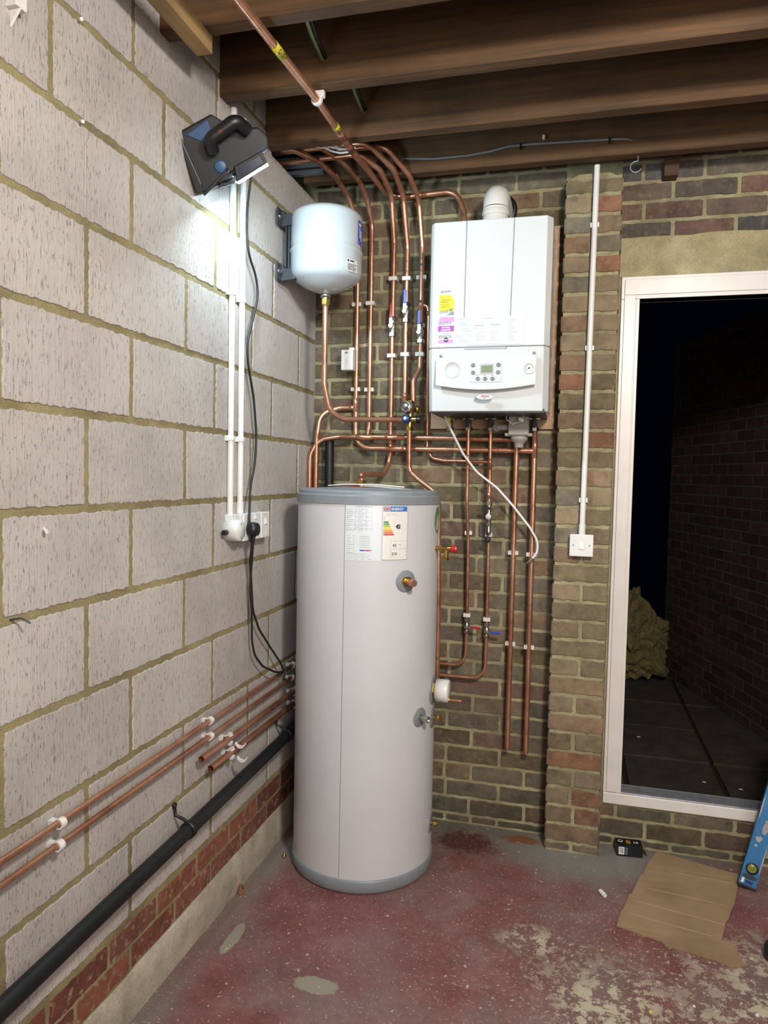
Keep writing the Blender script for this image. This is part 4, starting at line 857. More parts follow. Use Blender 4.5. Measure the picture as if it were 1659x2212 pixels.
# mixing / pressure reducing valve
def mixer():
    c = V(0.458, -0.088, 1.745); t = thing('mixing_valve', 'brass multi-way inlet valve with one silver cap and one blue cap left of the boiler', 'valve', c - V(0, 0, 0.05))
    b = part('valve_body', MB().cyl(c + V(0, 0, -0.05), c + V(0, 0.01, 0.065), 0.0155).hexnut(c + V(0, 0, -0.058), (0, 0, 1), 0.018, 0.016).hexnut(c + V(0, 0.008, 0.05), (0, 0, 1), 0.018, 0.018).cyl(c + V(-0.03, 0, -0.012), c + V(0.035, 0, -0.012), 0.013).cyl(c + V(-0.035, 0.025, 0.04), c + V(0.03, 0.0, 0.03), 0.013), BRASS, t)
    a = V(-0.25, -0.93, 0.22).normalized(); p = c + V(0.0, -0.005, 0.033)
    m = MB().lathe([(0.018, 0), (0.027, 0.010), (0.027, 0.030), (0.023, 0.034), (0.0005, 0.034)], p, a, 8, smooth=False).lathe([(0.015, 0.034), (0.015, 0.046), (0.013, 0.049), (0.0005, 0.049)], p, a, 24); part('silver_cap', m, CHROME, t)
    p = c + V(-0.004, -0.006, -0.012); a = V(-0.2, -0.97, 0.1).normalized()
    m = MB().lathe([(0.013, 0), (0.018, 0.008), (0.018, 0.026), (0.015, 0.034), (0.0005, 0.034)], p, a, 24); k = part('blue_cap', m, NAVY, t, 'dark blue round cap')
    part('cap_mark', MB().lathe([(0.007, 0.0345), (0.0005, 0.035)], p, a, 16), WHITE, k)
    m = MB().lathe([(0.012, 0), (0.015, 0.004), (0.015, 0.018), (0.0005, 0.02)], c + V(0.03, -0.004, -0.012), (1, 0, 0), 12, smooth=False); part('side_cap', m, BLACK, t)
    m = MB().lathe([(0.012, 0), (0.014, 0.004), (0.014, 0.012), (0.0005, 0.014)], c + V(0.028, -0.002, 0.030), (1, 0, 0), 16); part('test_cap', m, BRASS, t)
mixer()
def filler():
    x, y = 0.7975, -0.070; t = thing('filling_valve', 'small nickel filling valve with black levers on the thin pipe under the boiler', 'valve', (x, y, 1.25))
    part('valve_body', MB().lathe([(0.008, 0), (0.011, 0.004), (0.011, 0.02), (0.008, 0.024), (0.009, 0.05), (0.012, 0.06), (0.012, 0.085), (0.008, 0.09), (0.010, 0.11), (0.010, 0.14), (0.008, 0.145)], (x, y, 1.262), (0, 0, 1), 20), CHROME, t)
    part('union_nut', MB().hexnut((x, y, 1.385), (0, 0, 1), 0.0135, 0.018), CHROME, t); part('union_nut', MB().hexnut((x, y, 1.30), (0, 0, 1), 0.0125, 0.012), CHROME, t)
    part('lever_handle', MB().box((x - 0.028, y - 0.02, 1.368), (x + 0.004, y - 0.012, 1.376)).cyl((x, y, 1.372), (x, y - 0.022, 1.372), 0.006), BLACK, t)
    part('dial', MB().lathe([(0.0115, 0), (0.0115, 0.004), (0.0005, 0.004)], (x, y - 0.012, 1.338), (0, -1, 0), 20), PANELG, t)
    part('strap', MB().tube([(x, y - 0.012, 1.31), (x - 0.002, y - 0.018, 1.275), (x, y - 0.015, 1.252)], 0.002, 8), BLACK, t)
    part('end_cap', MB().lathe([(0.0125, 0), (0.0125, 0.010), (0.009, 0.013), (0.0005, 0.011)], (x, y - 0.012, 1.244), (0, -1, 0), 20), BLACK, t)
filler()

# ------------------------------------------------------------------ pipe clips
def clip(x, y, z, r, axis, wall, label, closed=True, group='white pipe clips', mat=None, name='pipe_clip', round_=False):
    p = V(x, y, z); a = V(axis).normalized(); n_ = V(wall).normalized(); s_ = a.cross(n_); m = MB()
    h = abs(p.dot(n_)); w_ = 0.016
    m.obox(p - n_ * ((h + r) / 2), (a, s_, n_), (w_ / 2, r * 0.75, max(0.0015, (h - r) / 2)))
    ro = r + 0.0048; P = []
    a0, a1 = (0.0, 2 * PI) if closed else (0.75, 2 * PI - 0.75); N = 28
    if closed:   # squarish closed collar
        if round_:
            m.lathe([(r + 0.0004, -w_ / 2), (ro, -w_ / 2), (ro + 0.0006, 0), (ro, w_ / 2), (r + 0.0004, w_ / 2)], p, a, 28, smooth=False)
            return solo(name, m, mat or CLIPW, label, 'pipe clip', group)
        m.lathe([(r + 0.0004, -w_ / 2), (ro, -w_ / 2), (ro, w_ / 2), (r + 0.0004, w_ / 2)], p, a, 12, smooth=False)
        m.obox(p + n_ * (r + 0.002), (a, s_, n_), (w_ / 2, ro * 1.05, 0.0022))
        m.obox(p - n_ * 0.0 + s_ * (ro), (a, s_, n_), (w_ / 2, 0.002, ro * 0.9)); m.obox(p - s_ * (ro), (a, s_, n_), (w_ / 2, 0.002, ro * 0.9))
    else:
        def pt(t, rr, k): return p + (n_ * math.cos(t) + s_ * math.sin(t)) * rr + a * k
        vs = []; fs = []
        for i in range(N + 1):
            t = a0 + (a1 - a0) * i / N; vs += [pt(t, r + 0.0003, -w_ / 2), pt(t, ro + 0.001, -w_ / 2), pt(t, ro + 0.001, w_ / 2), pt(t, r + 0.0003, w_ / 2)]
        for i in range(N):
            for k in range(4): fs.append((i * 4 + k, i * 4 + (k + 1) % 4, i * 4 + 4 + (k + 1) % 4, i * 4 + 4 + k))
        fs += [(0, 1, 2, 3), (N * 4 + 3, N * 4 + 2, N * 4 + 1, N * 4)]
        m.add(vs, fs)
        for sg in (-1, 1): m.obox(p + n_ * (r * 0.35) + s_ * sg * (ro + 0.002), (a, s_, n_), (w_ / 2, 0.0025, 0.006))
    return solo(name, m, mat or CLIPW, label, 'pipe clip', group)
UP, BK = (0, 0, 1), (0, -1, 0)
for (x, y, z, r, cl, lab) in (
    (xc, YB - .004, 2.331, R22, True, 'white clip above the red lever valve, on the third ceiling drop'),
    (xd, YB - .004, 2.329, R22, True, 'white clip just behind the tip of the upper blue lever'),
    (xe, YB - .012, 2.329, R22, False, 'white clip behind the pen marked pipe beside the boiler'),
    (xa, YB, 2.231, R22, False, 'white clip under the right edge of the white vessel, on the leftmost drop'),
    (xb, YB, 2.233, R22, True, 'white clip on the second ceiling drop, level with the vessel bottom'),
    (xc, YB - .004, 2.008, R22, True, 'white clip just below the red lever valve of the third drop'),
    (xd, YB - .004, 2.012, R22, True, 'white clip below the upper blue lever valve, middle of three in a row'),
    (xe, YB - .012, 2.010, R22, True, 'white clip just below the blue lever valve beside the boiler'),
    (xa + .002, YB, 1.868, R22, False, 'white clip just below the white thermostat box'),
    (xb + .002, YB, 1.866, R22, False, 'white clip on the second ceiling drop, right of the one below the thermostat box'),
    (0.7125, -.045, 1.266, R15, True, 'white clip on the thin pipe left of the black capped filling valve'),
    (0.7975, -.048, 1.262, R15, True, 'white clip behind the black cap of the filling valve'),
    (0.9, YH, 1.192, R22, False, 'upper white clip on the left hanging open pipe'),
    (0.974, YH, 1.188, R22, False, 'upper white clip on the right hanging pipe, beside the bare cable end'),
    (0.714, -.038, 0.918, R15, True, 'white clip directly above the low red lever valve'),
    (0.798, -.038, 0.906, R15, True, 'white clip directly above the low blue lever valve'),
    (0.8995, YH, 0.815, R22, False, 'lower white clip on the left hanging open pipe, right of the blue lever tip'),
    (0.9755, YH, 0.806, R22, False, 'lower white clip on the right hanging open pipe, nearest the pillar')):
    clip(x, y, z, r, UP, BK, lab, cl)
m = MB(); p = V(0.318, -0.866, 2.664)
m.lathe([(R22 + 0.0012, -0.007), (R22 + 0.007, -0.007), (R22 + 0.007, 0.007), (R22 + 0.0012, 0.007)], p, (0.1, 1, 0), 28); m.box((0.300, -0.875, 2.668), (0.343, -0.858, 2.689))
solo('pipe_clip', m, CLIPW, 'white clip holding the gas pipe under the rough edged ceiling joist', 'pipe clip', 'white pipe clips', bev=0.002)

# ------------------------------------------------------------------ low pipes along the block wall
L1 = [(0.030, -4.3, 0.692), (0.030, -0.03, 0.706)]; zL1 = lambda y: 0.706 + (y + 0.03) * 0.0033
pipe('long thin copper pipe along the white block wall, top of the four', [(0.030, -2.6, 0.693), (0.030, -0.10, 0.706)], R15)
pipe('long thin copper pipe along the white block wall, second from the top', [(0.030, -2.6, 0.643), (0.030, -0.10, 0.656)], R15)
pipe('open ended copper pipe on the white block wall, upper of the two thicker short ones', [(0.035, -1.045, 0.600), (0.035, -0.10, 0.593)], R22, hollow=True)
pipe('open ended copper pipe on the white block wall, lower of the two thicker short ones', [(0.035, -0.985, 0.547), (0.035, -0.10, 0.541)], R22, hollow=True)
solo('waste_pipe', MB().tube([(0.055, -2.8, 0.388), (0.055, -1.16, 0.430), (0.055, -0.42, 0.450), (0.055, -0.33, 0.462), (0.055, -0.06, 0.472)], 0.0215, 28, bend=0.1), WASTE, 'long black plastic waste pipe sloping along the foot of the block wall', 'pipe')
FW, LX = (0, 1, 0), (1, 0, 0)
for (y, z, r, lab, cl) in ((-1.675, 0.694, R15, 'white clip on the topmost long pipe, nearest the camera', True), (-1.681, 0.645, R15, 'white clip on the second long pipe, nearest the camera', True),
    (-0.983, 0.702, R15, 'white clip on the topmost long pipe, level with the open pipe ends', True), (-0.982, 0.651, R15, 'white clip on the second long pipe, above the open pipe ends', True),
    (-0.86, 0.600, R22, 'unfastened white clip near the end of the upper short pipe', False), (-0.845, 0.546, R22, 'unfastened white clip near the end of the lower short pipe', False),
    (-0.285, 0.706, R15, 'white clip on the topmost long pipe, beside the grey cylinder', True), (-0.295, 0.656, R15, 'white clip on the second long pipe, beside the grey cylinder', True),
    (-0.275, 0.594, R22, 'white clip on the third pipe down, beside the grey cylinder', False), (-0.270, 0.541, R22, 'white clip on the lowest copper pipe, beside the grey cylinder', False)):
    x = 0.030 if r == R15 else 0.035
    o = clip(x, y, z, r, FW, LX, lab, cl, round_=True)
    if y in (-0.86, -0.845):     # crescent shaped strap hanging open
        m = MB(); n = 14; vs = []; c = V(0.068, y + 0.02, z - 0.014)
        for i in range(n + 1):
            t = math.radians(190 + 160 * i / n); wd = 0.0035 * math.sin(PI * i / n) + 0.0006
            for rr in (0.018 - wd, 0.018 + wd):
                for k in (-0.005, 0.005): vs.append(c + V(math.cos(t) * rr, k, math.sin(t) * rr))
        fs = []
        for i in range(n):
            b = i * 4
            for q4 in ((0, 1, 3, 2),): pass
            for a_, b_ in ((0, 1), (1, 3), (3, 2), (2, 0)): fs.append((b + a_, b + b_, b + 4 + b_, b + 4 + a_))
        fs += [(0, 1, 3, 2), (n * 4, n * 4 + 2, n * 4 + 3, n * 4 + 1)]
        m.add(vs, fs); part('open_strap', m, CLIPW, o)
for (y, z, lab) in ((-1.155, 0.430, 'black bracket round the black waste pipe, in the open stretch of wall'), (-0.40, 0.451, 'black bracket round the black waste pipe, beside the grey cylinder')):
    m = MB().lathe([(0.0218, -0.009), (0.0255, -0.009), (0.0255, 0.009), (0.0218, 0.009)], (0.055, y, z), (0, 1, 0), 28)
    m.tube([(0.050, y, z + 0.024), (0.034, y, z + 0.032), (0.012, y, z + 0.038), (0.008, y, z + 0.062)], 0.005, 8); m.lathe([(0.004, -0.003), (0.009, -0.003), (0.009, 0.003), (0.004, 0.003)], (0.008, y, z + 0.068), (1, 0, 0), 14)
    solo('waste_clip', m, BLACK, lab, 'pipe clip', 'black waste pipe brackets')

# ------------------------------------------------------------------ electrics on the block wall
RC = 0.0105
def conduit(y, ztop, zbot, lab):
    t = solo('white_conduit', MB().tube([(0.0135, y, zbot), (0.0135, y, ztop)], RC, 20), WHITE, lab, 'conduit')
    return t
c1 = conduit(-0.826, 2.69, 1.352, 'white cable conduit down the block wall, left of the pair')
c2 = conduit(-0.752, 2.69, 1.352, 'white cable conduit down the block wall, right of the pair')
part('end_adaptor', MB().cyl((0.0135, -0.752, 1.357), (0.0135, -0.752, 1.395), RC + 0.002), WHITE, c2)
for (y, z, lab) in ((-0.826, 2.093, 'upper white saddle on the left conduit of the pair'), (-0.752, 2.086, 'upper white saddle on the right conduit of the pair'), (-0.826, 1.612, 'lower white saddle on the left conduit of the pair'), (-0.752, 1.612, 'lower white saddle on the right conduit of the pair')):
    m = MB().box((0.001, y - 0.021, z - 0.009), (0.012, y + 0.018, z + 0.009)).lathe([(RC + 0.0003, -0.008), (RC + 0.003, -0.008), (RC + 0.003, 0.008), (RC + 0.0003, 0.008)], (0.0135, y, z), (0, 0, 1), 20)
    solo('conduit_saddle', m, WHITE, lab, 'conduit clip', 'saddles on the white conduits', bev=0.001)
def sockets():
    t = thing('wall_socket', 'white double socket with a switched spur unit on the block wall', 'socket', (0.0, -0.674, 1.261))
    part('back_box', MB().box((0.0, -0.780, 1.263), (0.033, -0.568, 1.355)), WHITE, t, bev=0.003)
    part('socket_plate', MB().box((0.033, -0.781, 1.262), (0.044, -0.642, 1.356)), WHITE, t, bev=0.003)
    s_ = part('spur_plate', MB().box((0.033, -0.639, 1.262), (0.044, -0.567, 1.356)), WHITE, t, bev=0.003)
    part('rocker_switch', MB().prism([(0, 0), (0.007, 0.002), (0.002, 0.022), (0, 0.022)], lambda a, b, d: (0.044 + a, d, 1.312 + b), -0.612, -0.598), WHITE, s_)
    part('fuse_carrier', MB().box((0.044, -0.600, 1.272), (0.046, -0.582, 1.296)), WHITE, s_, bev=0.001)
    m = MB()
    for (dy, dz) in ((0, 0.014), (-0.010, -0.008), (0.010, -0.008)):
        m.box((0.0440, -0.672 + dy - 0.0025, 1.302 + dz - 0.004), (0.0446, -0.672 + dy + 0.0025, 1.302 + dz + 0.004))
    part('pin_holes', m, INK, t)
    part('rocker_switch', MB().prism([(0, 0), (0.006, 0.002), (0.002, 0.016), (0, 0.016)], lambda a, b, d: (0.044 + a, d, 1.334 + b), -0.700, -0.688), WHITE, t)
sockets()
t = thing('junction_box', 'round white junction box on the block wall just left of the socket', 'junction box', (0, -0.828, 1.28))
part('box_body', MB().lathe([(0.0005, 0.001), (0.036, 0.001), (0.036, 0.052), (0.034, 0.056), (0.0005, 0.056)], (0, -0.828, 1.303), (1, 0, 0), 36), WHITE, t)
part('box_spout', MB().box((0.002, -0.842, 1.33), (0.03, -0.795, 1.356)), WHITE, t, bev=0.002)
for z in (1.326, 1.280): part('lid_screw', MB().cyl((0.056, -0.828, z), (0.0572, -0.828, z), 0.003), ZINC, t)
part('cable_gland', MB().cyl((0.02, -0.864, 1.298), (0.02, -0.882, 1.298), 0.009), BLACK, t, 'black cable gland')
t = thing('mains_plug', 'black mains plug in the left outlet of the white double socket', 'plug', (0.045, -0.745, 1.27))
part('plug_body', MB().lathe([(0.0005, 0), (0.022, 0), (0.025, 0.006), (0.025, 0.022), (0.021, 0.034), (0.0005, 0.038)], (0.0445, -0.745, 1.302), (1, 0, 0), 28), BLACK, t)
part('cord_grip', MB().cyl((0.062, -0.745, 1.285), (0.060, -0.745, 1.252), 0.009, r2=0.006), BLACK, t)
# flex rising to the lamp, and the loop hanging to the low pipes
m = MB().tube([(0.060, -0.745, 1.26), (0.0550, -0.7525, 1.2597), (0.0600, -0.7760, 1.3415), (0.0300, -0.7048, 1.4511), (0.0300, -0.6690, 1.5334), (0.0300, -0.6601, 1.6326), (0.0300, -0.6864, 1.7612), (0.0300, -0.7376, 1.8827), (0.0300, -0.7428, 1.9450), (0.0300, -0.7009, 2.0325), (0.0300, -0.6579, 2.1226), (0.0300, -0.6788, 2.1896), (0.0300, -0.7393, 2.2435), (0.0300, -0.7554, 2.3160), (0.0400, -0.7744, 2.3856), (0.0700, -0.8175, 2.4426), (0.14, -0.95, 2.45)], 0.0042, 10, bend=0.2)
solo('lamp_cord', m, CORD, 'black flex running up the block wall from the plug to the work light', 'cord')
m = MB().tube([(0.058, -0.745, 1.255), (0.0400, -0.7230, 1.1911), (0.0300, -0.6884, 1.1037), (0.0300, -0.6743, 1.0010), (0.0300, -0.6172, 0.9219), (0.0300, -0.5101, 0.8283), (0.0450, -0.4394, 0.7488), (0.0500, -0.4222, 0.7134), (0.0500, -0.5092, 0.7364), (0.0350, -0.5916, 0.7777), (0.0300, -0.6584, 0.8370), (0.0300, -0.6794, 0.9010), (0.0300, -0.6816, 0.9855), (0.0300, -0.6994, 1.0886), (0.0350, -0.7005, 1.1636), (0.060, -0.741, 1.262)], 0.0040, 10, bend=0.12)
solo('looped_cord', m, CORD, 'black flex hanging in a long loop from the plug to the low copper pipes', 'cord')
m = MB().tube([(0.0500, -0.4370, 0.7395), (0.0580, -0.4317, 0.7093), (0.0500, -0.4306, 0.6860), (0.0550, -0.4143, 0.6858)], 0.0028, 8)
solo('cable_tie', m, CORD, 'small black cable tie where the looped flex meets the low pipes', 'cable tie')
def stat():
    p = V(0.190, -0.058, 1.985); t = thing('pipe_thermostat', 'small white thermostat box strapped on the leftmost ceiling drop pipe', 'thermostat', (0.19, -0.05, 1.945))
    part('casing', MB().box((0.152, -0.088, 1.944), (0.205, -0.046, 2.030)), WHITE, t, bev=0.003)
    part('cable_spout', MB().box((0.183, -0.080, 2.028), (0.207, -0.055, 2.041)), WHITE, t, bev=0.002)
    m = MB().lathe([(0.008, 0), (0.008, 0.0006), (0.0005, 0.0006)], (0.176, -0.088, 2.014), (0, -1, 0), 20, a0=0, a1=PI); part('dial_mark', m, INKG, t)
    m = MB().box((0.1715, -0.0886, 1.965), (0.1815, -0.0878, 1.9656)).box((0.1715, -0.0886, 1.990), (0.1815, -0.0878, 1.9906)).box((0.1715, -0.0886, 1.965), (0.172, -0.0878, 1.9906)).box((0.181, -0.0886, 1.965), (0.1815, -0.0878, 1.9906)).box((0.176, -0.0886, 1.97), (0.1768, -0.0878, 1.985)); part('printed_scale', m, INKG, t)
    part('pipe_collar', MB().cyl((xa + 0.002, YB, 1.928), (xa + 0.002, YB, 1.945), 0.0135), BRASS, t)
stat()

# ------------------------------------------------------------------ light switch and conduit on the pillar
t = solo('white_conduit', MB().tube([(1.168, -PD - 0.0185, 1.285), (1.177, -PD - 0.0185, 2.689)], 0.0108, 20), WHITE, 'white conduit down the brick pillar to the light switch', 'conduit')
part('end_adaptor', MB().cyl((1.168, -PD - 0.0185, 1.284), (1.1683, -PD - 0.0185, 1.325), 0.0128), WHITE, t)
for (z, lab) in ((2.47, 'topmost white saddle on the pillar conduit'), (2.005, 'middle white saddle on the pillar conduit'), (1.418, 'lowest white saddle on the pillar conduit, just above the light switch')):
    x = 1.168 + 0.009 * (z - 1.285) / 1.404
    solo('conduit_saddle', MB().box((x - 0.0165, -PD - 0.014, z - 0.009), (x + 0.0165, -PD - 0.001, z + 0.009)), WHITE, lab, 'conduit clip', 'saddles on the white conduits', bev=0.001)
def lightswitch():
    x0, x1, z0, z1, yf = 1.123, 1.212, 1.199, 1.285, -PD - 0.034
    t = thing('light_switch', 'square white light switch on the brick pillar', 'light switch', (1.167, -PD, 1.199))
    part('back_box', MB().box((x0 + 0.001, yf + 0.009, z0 + 0.001), (x1 - 0.001, -PD + 0.002, z1 - 0.001)), WHITE, t, bev=0.003)
    part('face_plate', MB().box((x0, yf, z0), (x1, yf + 0.009, z1)), WHITE, t, bev=0.003)
    part('rocker', MB().prism([(0, 0), (-0.006, 0.002), (-0.001, 0.030), (0, 0.030)], lambda a, b, d: (d, yf + a, 1.227 + b), 1.159, 1.176), WHITE, t)
    for x in (1.137, 1.198): part('screw', MB().lathe([(0.0032, 0), (0.0028, 0.0012), (0.0005, 0.0012)], (x, yf, 1.243), (0, -1, 0), 14), ZINC, t)
lightswitch()

# ------------------------------------------------------------------ cables
m = MB().tube([(0.4339, -0.2210, 2.7453), (0.5676, -0.2210, 2.7332), (0.6942, -0.2210, 2.7339), (0.7827, -0.2210, 2.7414), (0.8523, -0.2210, 2.7537), (0.9213, -0.2210, 2.7540), (1.0567, -0.2210, 2.7495), (1.2213, -0.2210, 2.7436), (1.2777, -0.2230, 2.7389), (1.2964, -0.2080, 2.7388)], 0.0045, 10, bend=0.1)
solo('grey_cable', m, GREYC, 'thin grey cable pinned along the face of the rear joist', 'cable')
for (p, lab) in (((0.8954, -0.2185, 2.7525), 'small dark cable clip at the left end of the straight run of grey cable'), ((1.2166, -0.2185, 2.7435), 'small dark cable clip near the right end of the grey cable')):
    solo('cable_clip', MB().box((p[0] - 0.0035, -0.229, p[2] - 0.010), (p[0] + 0.0035, -0.2135, p[2] + 0.007)).cyl((p[0], -0.229, p[2] - 0.012), (p[0], -0.2135, p[2] - 0.012), 0.003), BLACK, lab, 'cable clip', 'cable clips on the rear joist')
p = (0.9802, -0.2185, 2.7715)
solo('cable_clip', MB().box((p[0] - 0.006, -0.226, p[2] - 0.004), (p[0] + 0.004, -0.2135, p[2] + 0.011)), CLIPW, 'empty pale cable clip just above the grey cable', 'cable clip', 'cable clips on the rear joist', bev=0.001)
for (a, b, lab) in (((0.385, -1.197, 2.765), (0.345, -0.900, 2.765), 'dark grey cable bundle between the two joists nearest the top of the photo'), ((0.405, -0.856, 2.778), (0.368, -0.550, 2.778), 'dark grey and green cable bundle between the middle two joists')):
    m = MB()
    for k, (dx, dz) in enumerate(((0, 0), (0.012, 0.002), (0.006, -0.009))):
        m.tube([(a[0] + dx, a[1], a[2] + dz), ((a[0] + b[0]) / 2 + dx, (a[1] + b[1]) / 2, a[2] + dz - 0.012), (b[0] + dx, b[1], b[2] + dz)], 0.0055 if k < 2 else 0.003, 10, k, bend=0.3)
    solo('cable_bundle', m, [GREYC, BLACK, simple('green_sheath', '#6f8a34', 0.5)], lab, 'cable')
m = MB().tube([(0.1992, -0.4700, 2.7035), (0.2159, -0.4400, 2.7015), (0.2456, -0.4200, 2.6989), (0.2884, -0.4400, 2.6914), (0.3175, -0.4700, 2.6891)], 0.004, 8, bend=0.05).tube([(0.2210, -0.4500, 2.7102), (0.2542, -0.4300, 2.7090), (0.2861, -0.4500, 2.6974)], 0.004, 8, bend=0.05)
solo('white_cable', m, WHITE, 'loose white cable loops showing under a joist behind the gas pipe', 'cable')
m = MB().tube([(0.5625, -0.1500, 1.7741), (0.6101, -0.1700, 1.7665), (0.6498, -0.1700, 1.6834), (0.6958, -0.1500, 1.5921), (0.7498, -0.1200, 1.5189), (0.8335, -0.1000, 1.4551), (0.9001, -0.0950, 1.3818), (0.9666, -0.0900, 1.2997), (0.9992, -0.0850, 1.2445), (0.9970, -0.0850, 1.1975), (0.9793, -0.0850, 1.1760)], 0.0048, 12, bend=0.12)
t = solo('white_cable', m, WHITE, 'white flex hanging from under the boiler across the pipes with stripped ends', 'cable')
for k, (mt, du, dv) in enumerate(((simple('blue_core', '#3a4a8c', 0.5), 0, 0), (simple('brown_core', '#5c3a22', 0.5), 0.006, 0.002), (TAPE, -0.006, 0.010))):
    s0 = V((0.9811, -0.0850, 1.1780)); e0 = V((0.9637, -0.0850, 1.1451))
    part('bare_core', MB().tube([s0, (s0 + e0) / 2 + V(du, 0, dv * 0.3), e0 + V(du, -0.002 * k, dv)], 0.0011, 6), mt, t)
# galvanised box sections in the ceiling void
solo('metal_batten', MB().box((-0.1, -0.312, 2.7255), (0.126, -0.266, 2.7275)).box((-0.1, -0.312, 2.7275), (0.126, -0.310, 2.750)).box((-0.1, -0.268, 2.7275), (0.126, -0.266, 2.750)), ZINC, 'wider blue grey galvanised steel channel in the ceiling void over the white vessel', 'metal channel')
solo('metal_batten', MB().box((-0.1, -0.256, 2.706), (0.118, -0.232, 2.708)).box((-0.1, -0.256, 2.708), (0.118, -0.254, 2.722)).box((-0.1, -0.234, 2.708), (0.118, -0.232, 2.722)), ZINC, 'narrower galvanised steel channel in the ceiling void over the white vessel', 'metal channel')

# ------------------------------------------------------------------ work light hung on the conduits
def worklight():
    O = V(0.17, -1.02, 2.385); n_ = V(0.38, 0.49, -0.78).normalized(); vw = V(0.37, -0.86, -0.36).normalized(); vw = (vw - n_ * vw.dot(n_)).normalized()
    e1 = vw.cross(n_).normalized(); e1 = e1 if e1.x > 0 else -e1
    L = lambda a, b, c: O + e1 * a - n_ * b + vw * c       # a along the light bar, b away from the light, c towards the viewer
    t = thing('work_light', 'black and dark blue battery work light glowing at the top of the block wall', 'work light', tuple(O))
    K = 1.0
    body = [(-0.165, 0.036), (-0.125, 0.185), (-0.115, 0.195), (-0.012, 0.190), (0.030, 0.120), (0.085, 0.100), (0.10, 0.06), (0.085, 0.035), (-0.015, 0.028), (-0.06, 0.020), (-0.10, 0.024), (-0.15, 0.026)]
    m = MB().prism(body, L, -0.100, -0.004); part('housing', m, BLACK, t, bev=0.006)
    m = MB().prism([(-0.168, 0.034), (-0.130, 0.190), (-0.118, 0.195), (-0.138, 0.05), (-0.150, 0.028)], L, -0.108, 0.008); part('end_frame', m, BLACK, t, bev=0.004)
    m = MB().prism([(-0.105, 0.178), (-0.030, 0.182), (-0.040, 0.125), (-0.055, 0.118)], L, -0.03, 0.0); part('blue_panel', m, LBLUE, t, 'dark blue panel', bev=0.002)
    m = MB().tube([L(-0.060, 0.105, 0.02), L(-0.050, 0.132, 0.040), L(0.042, 0.138, 0.040), L(0.055, 0.105, 0.01)], 0.0195, 16, bend=0.02); h = part('carry_handle', m, BLACK, t, 'rounded carry handle')
    part('red_mark', MB().obox(L(-0.012, 0.134, 0.0592), (e1, n_, vw), (0.006, 0.004, 0.0012)), simple('dull_red', '#5e1c20', 0.6), h)
    m = MB().lathe([(0.017, 0), (0.017, 0.003), (0.0145, 0.004), (0.0005, 0.004)], L(-0.065, 0.062, -0.003), vw, 28); part('blue_badge', m, simple('mid_blue', '#34577c', 0.4), t, 'blue round badge')
    m = MB().prism([(-0.152, 0.027), (-0.040, 0.052), (-0.030, 0.044), (-0.150, 0.018)], L, 0.0, 0.010); part('side_rib', m, BLACK, t, bev=0.002)
    m = MB().prism([(-0.046, 0.003), (0.060, 0.003), (0.063, 0.040), (-0.030, 0.043)], L, -0.095, 0.018); hd = part('lamp_head', m, BLACK, t, bev=0.003)
    m = MB().prism([(-0.028, 0.010), (0.050, 0.010), (0.050, 0.030), (-0.022, 0.034)], L, 0.018, 0.0195); part('head_window', m, FLOODM, hd)
    m = MB().cyl(L(-0.040, 0.045, -0.09), L(-0.040, 0.045, 0.024), 0.009); part('hinge', m, BLACK, hd)
    m = MB().prism([(-0.045, -0.001), (0.060, -0.001), (0.060, 0.0028), (-0.045, 0.0028)], L, -0.070, 0.016); part('led_panel', m, LEDM, hd, 'glowing white light panel')
    m = MB().prism([(-0.105, 0.018), (-0.050, 0.004), (-0.046, 0.010), (-0.09, 0.026)], L, -0.09, 0.0); part('lower_lip', m, BLACK, t, bev=0.002)
    m = MB().tube([L(0.0, 0.10, -0.095), L(0.0, 0.11, -0.14), V(0.016, -0.82, 2.50)], 0.003, 8); part('hanging_hook', m, ZINC, t)
worklight()

# ------------------------------------------------------------------ wall plugs and nail
for (p, lab) in (((0.0080, -1.5784, 2.5235), 'small pale wall plug in the mortar near the top edge of the block wall'), ((0.0080, -1.5740, 2.2992), 'small pale wall plug in the mortar below the top one'), ((0.0100, -1.6952, 1.3634), 'pale wall plug sticking out of a stained block, halfway up the left wall')):
    solo('wall_plug', MB().cyl((0.0, p[1] + 0.004, p[2] + 0.003), (0.018, p[1] - 0.006, p[2] - 0.004), 0.0042, 8), CLIPW, lab, 'wall plug', 'wall plugs in the block wall')
p = (0.0100, -1.7901, 1.1805)
solo('bent_nail', MB().tube([(0.0, p[1], p[2]), (0.022, p[1] + 0.008, p[2] + 0.004), (0.034, p[1] + 0.02, p[2] - 0.008)], 0.0022, 8), BRK, 'bent dark nail in the mortar at the left edge of the photo', 'nail')
p = (0.0300, -1.7837, 2.4301)
solo('wall_bracket', MB().box((0.002, p[1] - 0.012, p[2] - 0.01), (0.03, p[1] + 0.018, p[2] + 0.02)).prism([(0.002, 0), (0.03, 0.0), (0.004, -0.035)], lambda a, b, d: (a, d, p[2] - 0.01 + b), p[1] - 0.002, p[1] + 0.004), CLIPW, 'small white fitting cut off by the top left corner of the photo', 'bracket', bev=0.002)

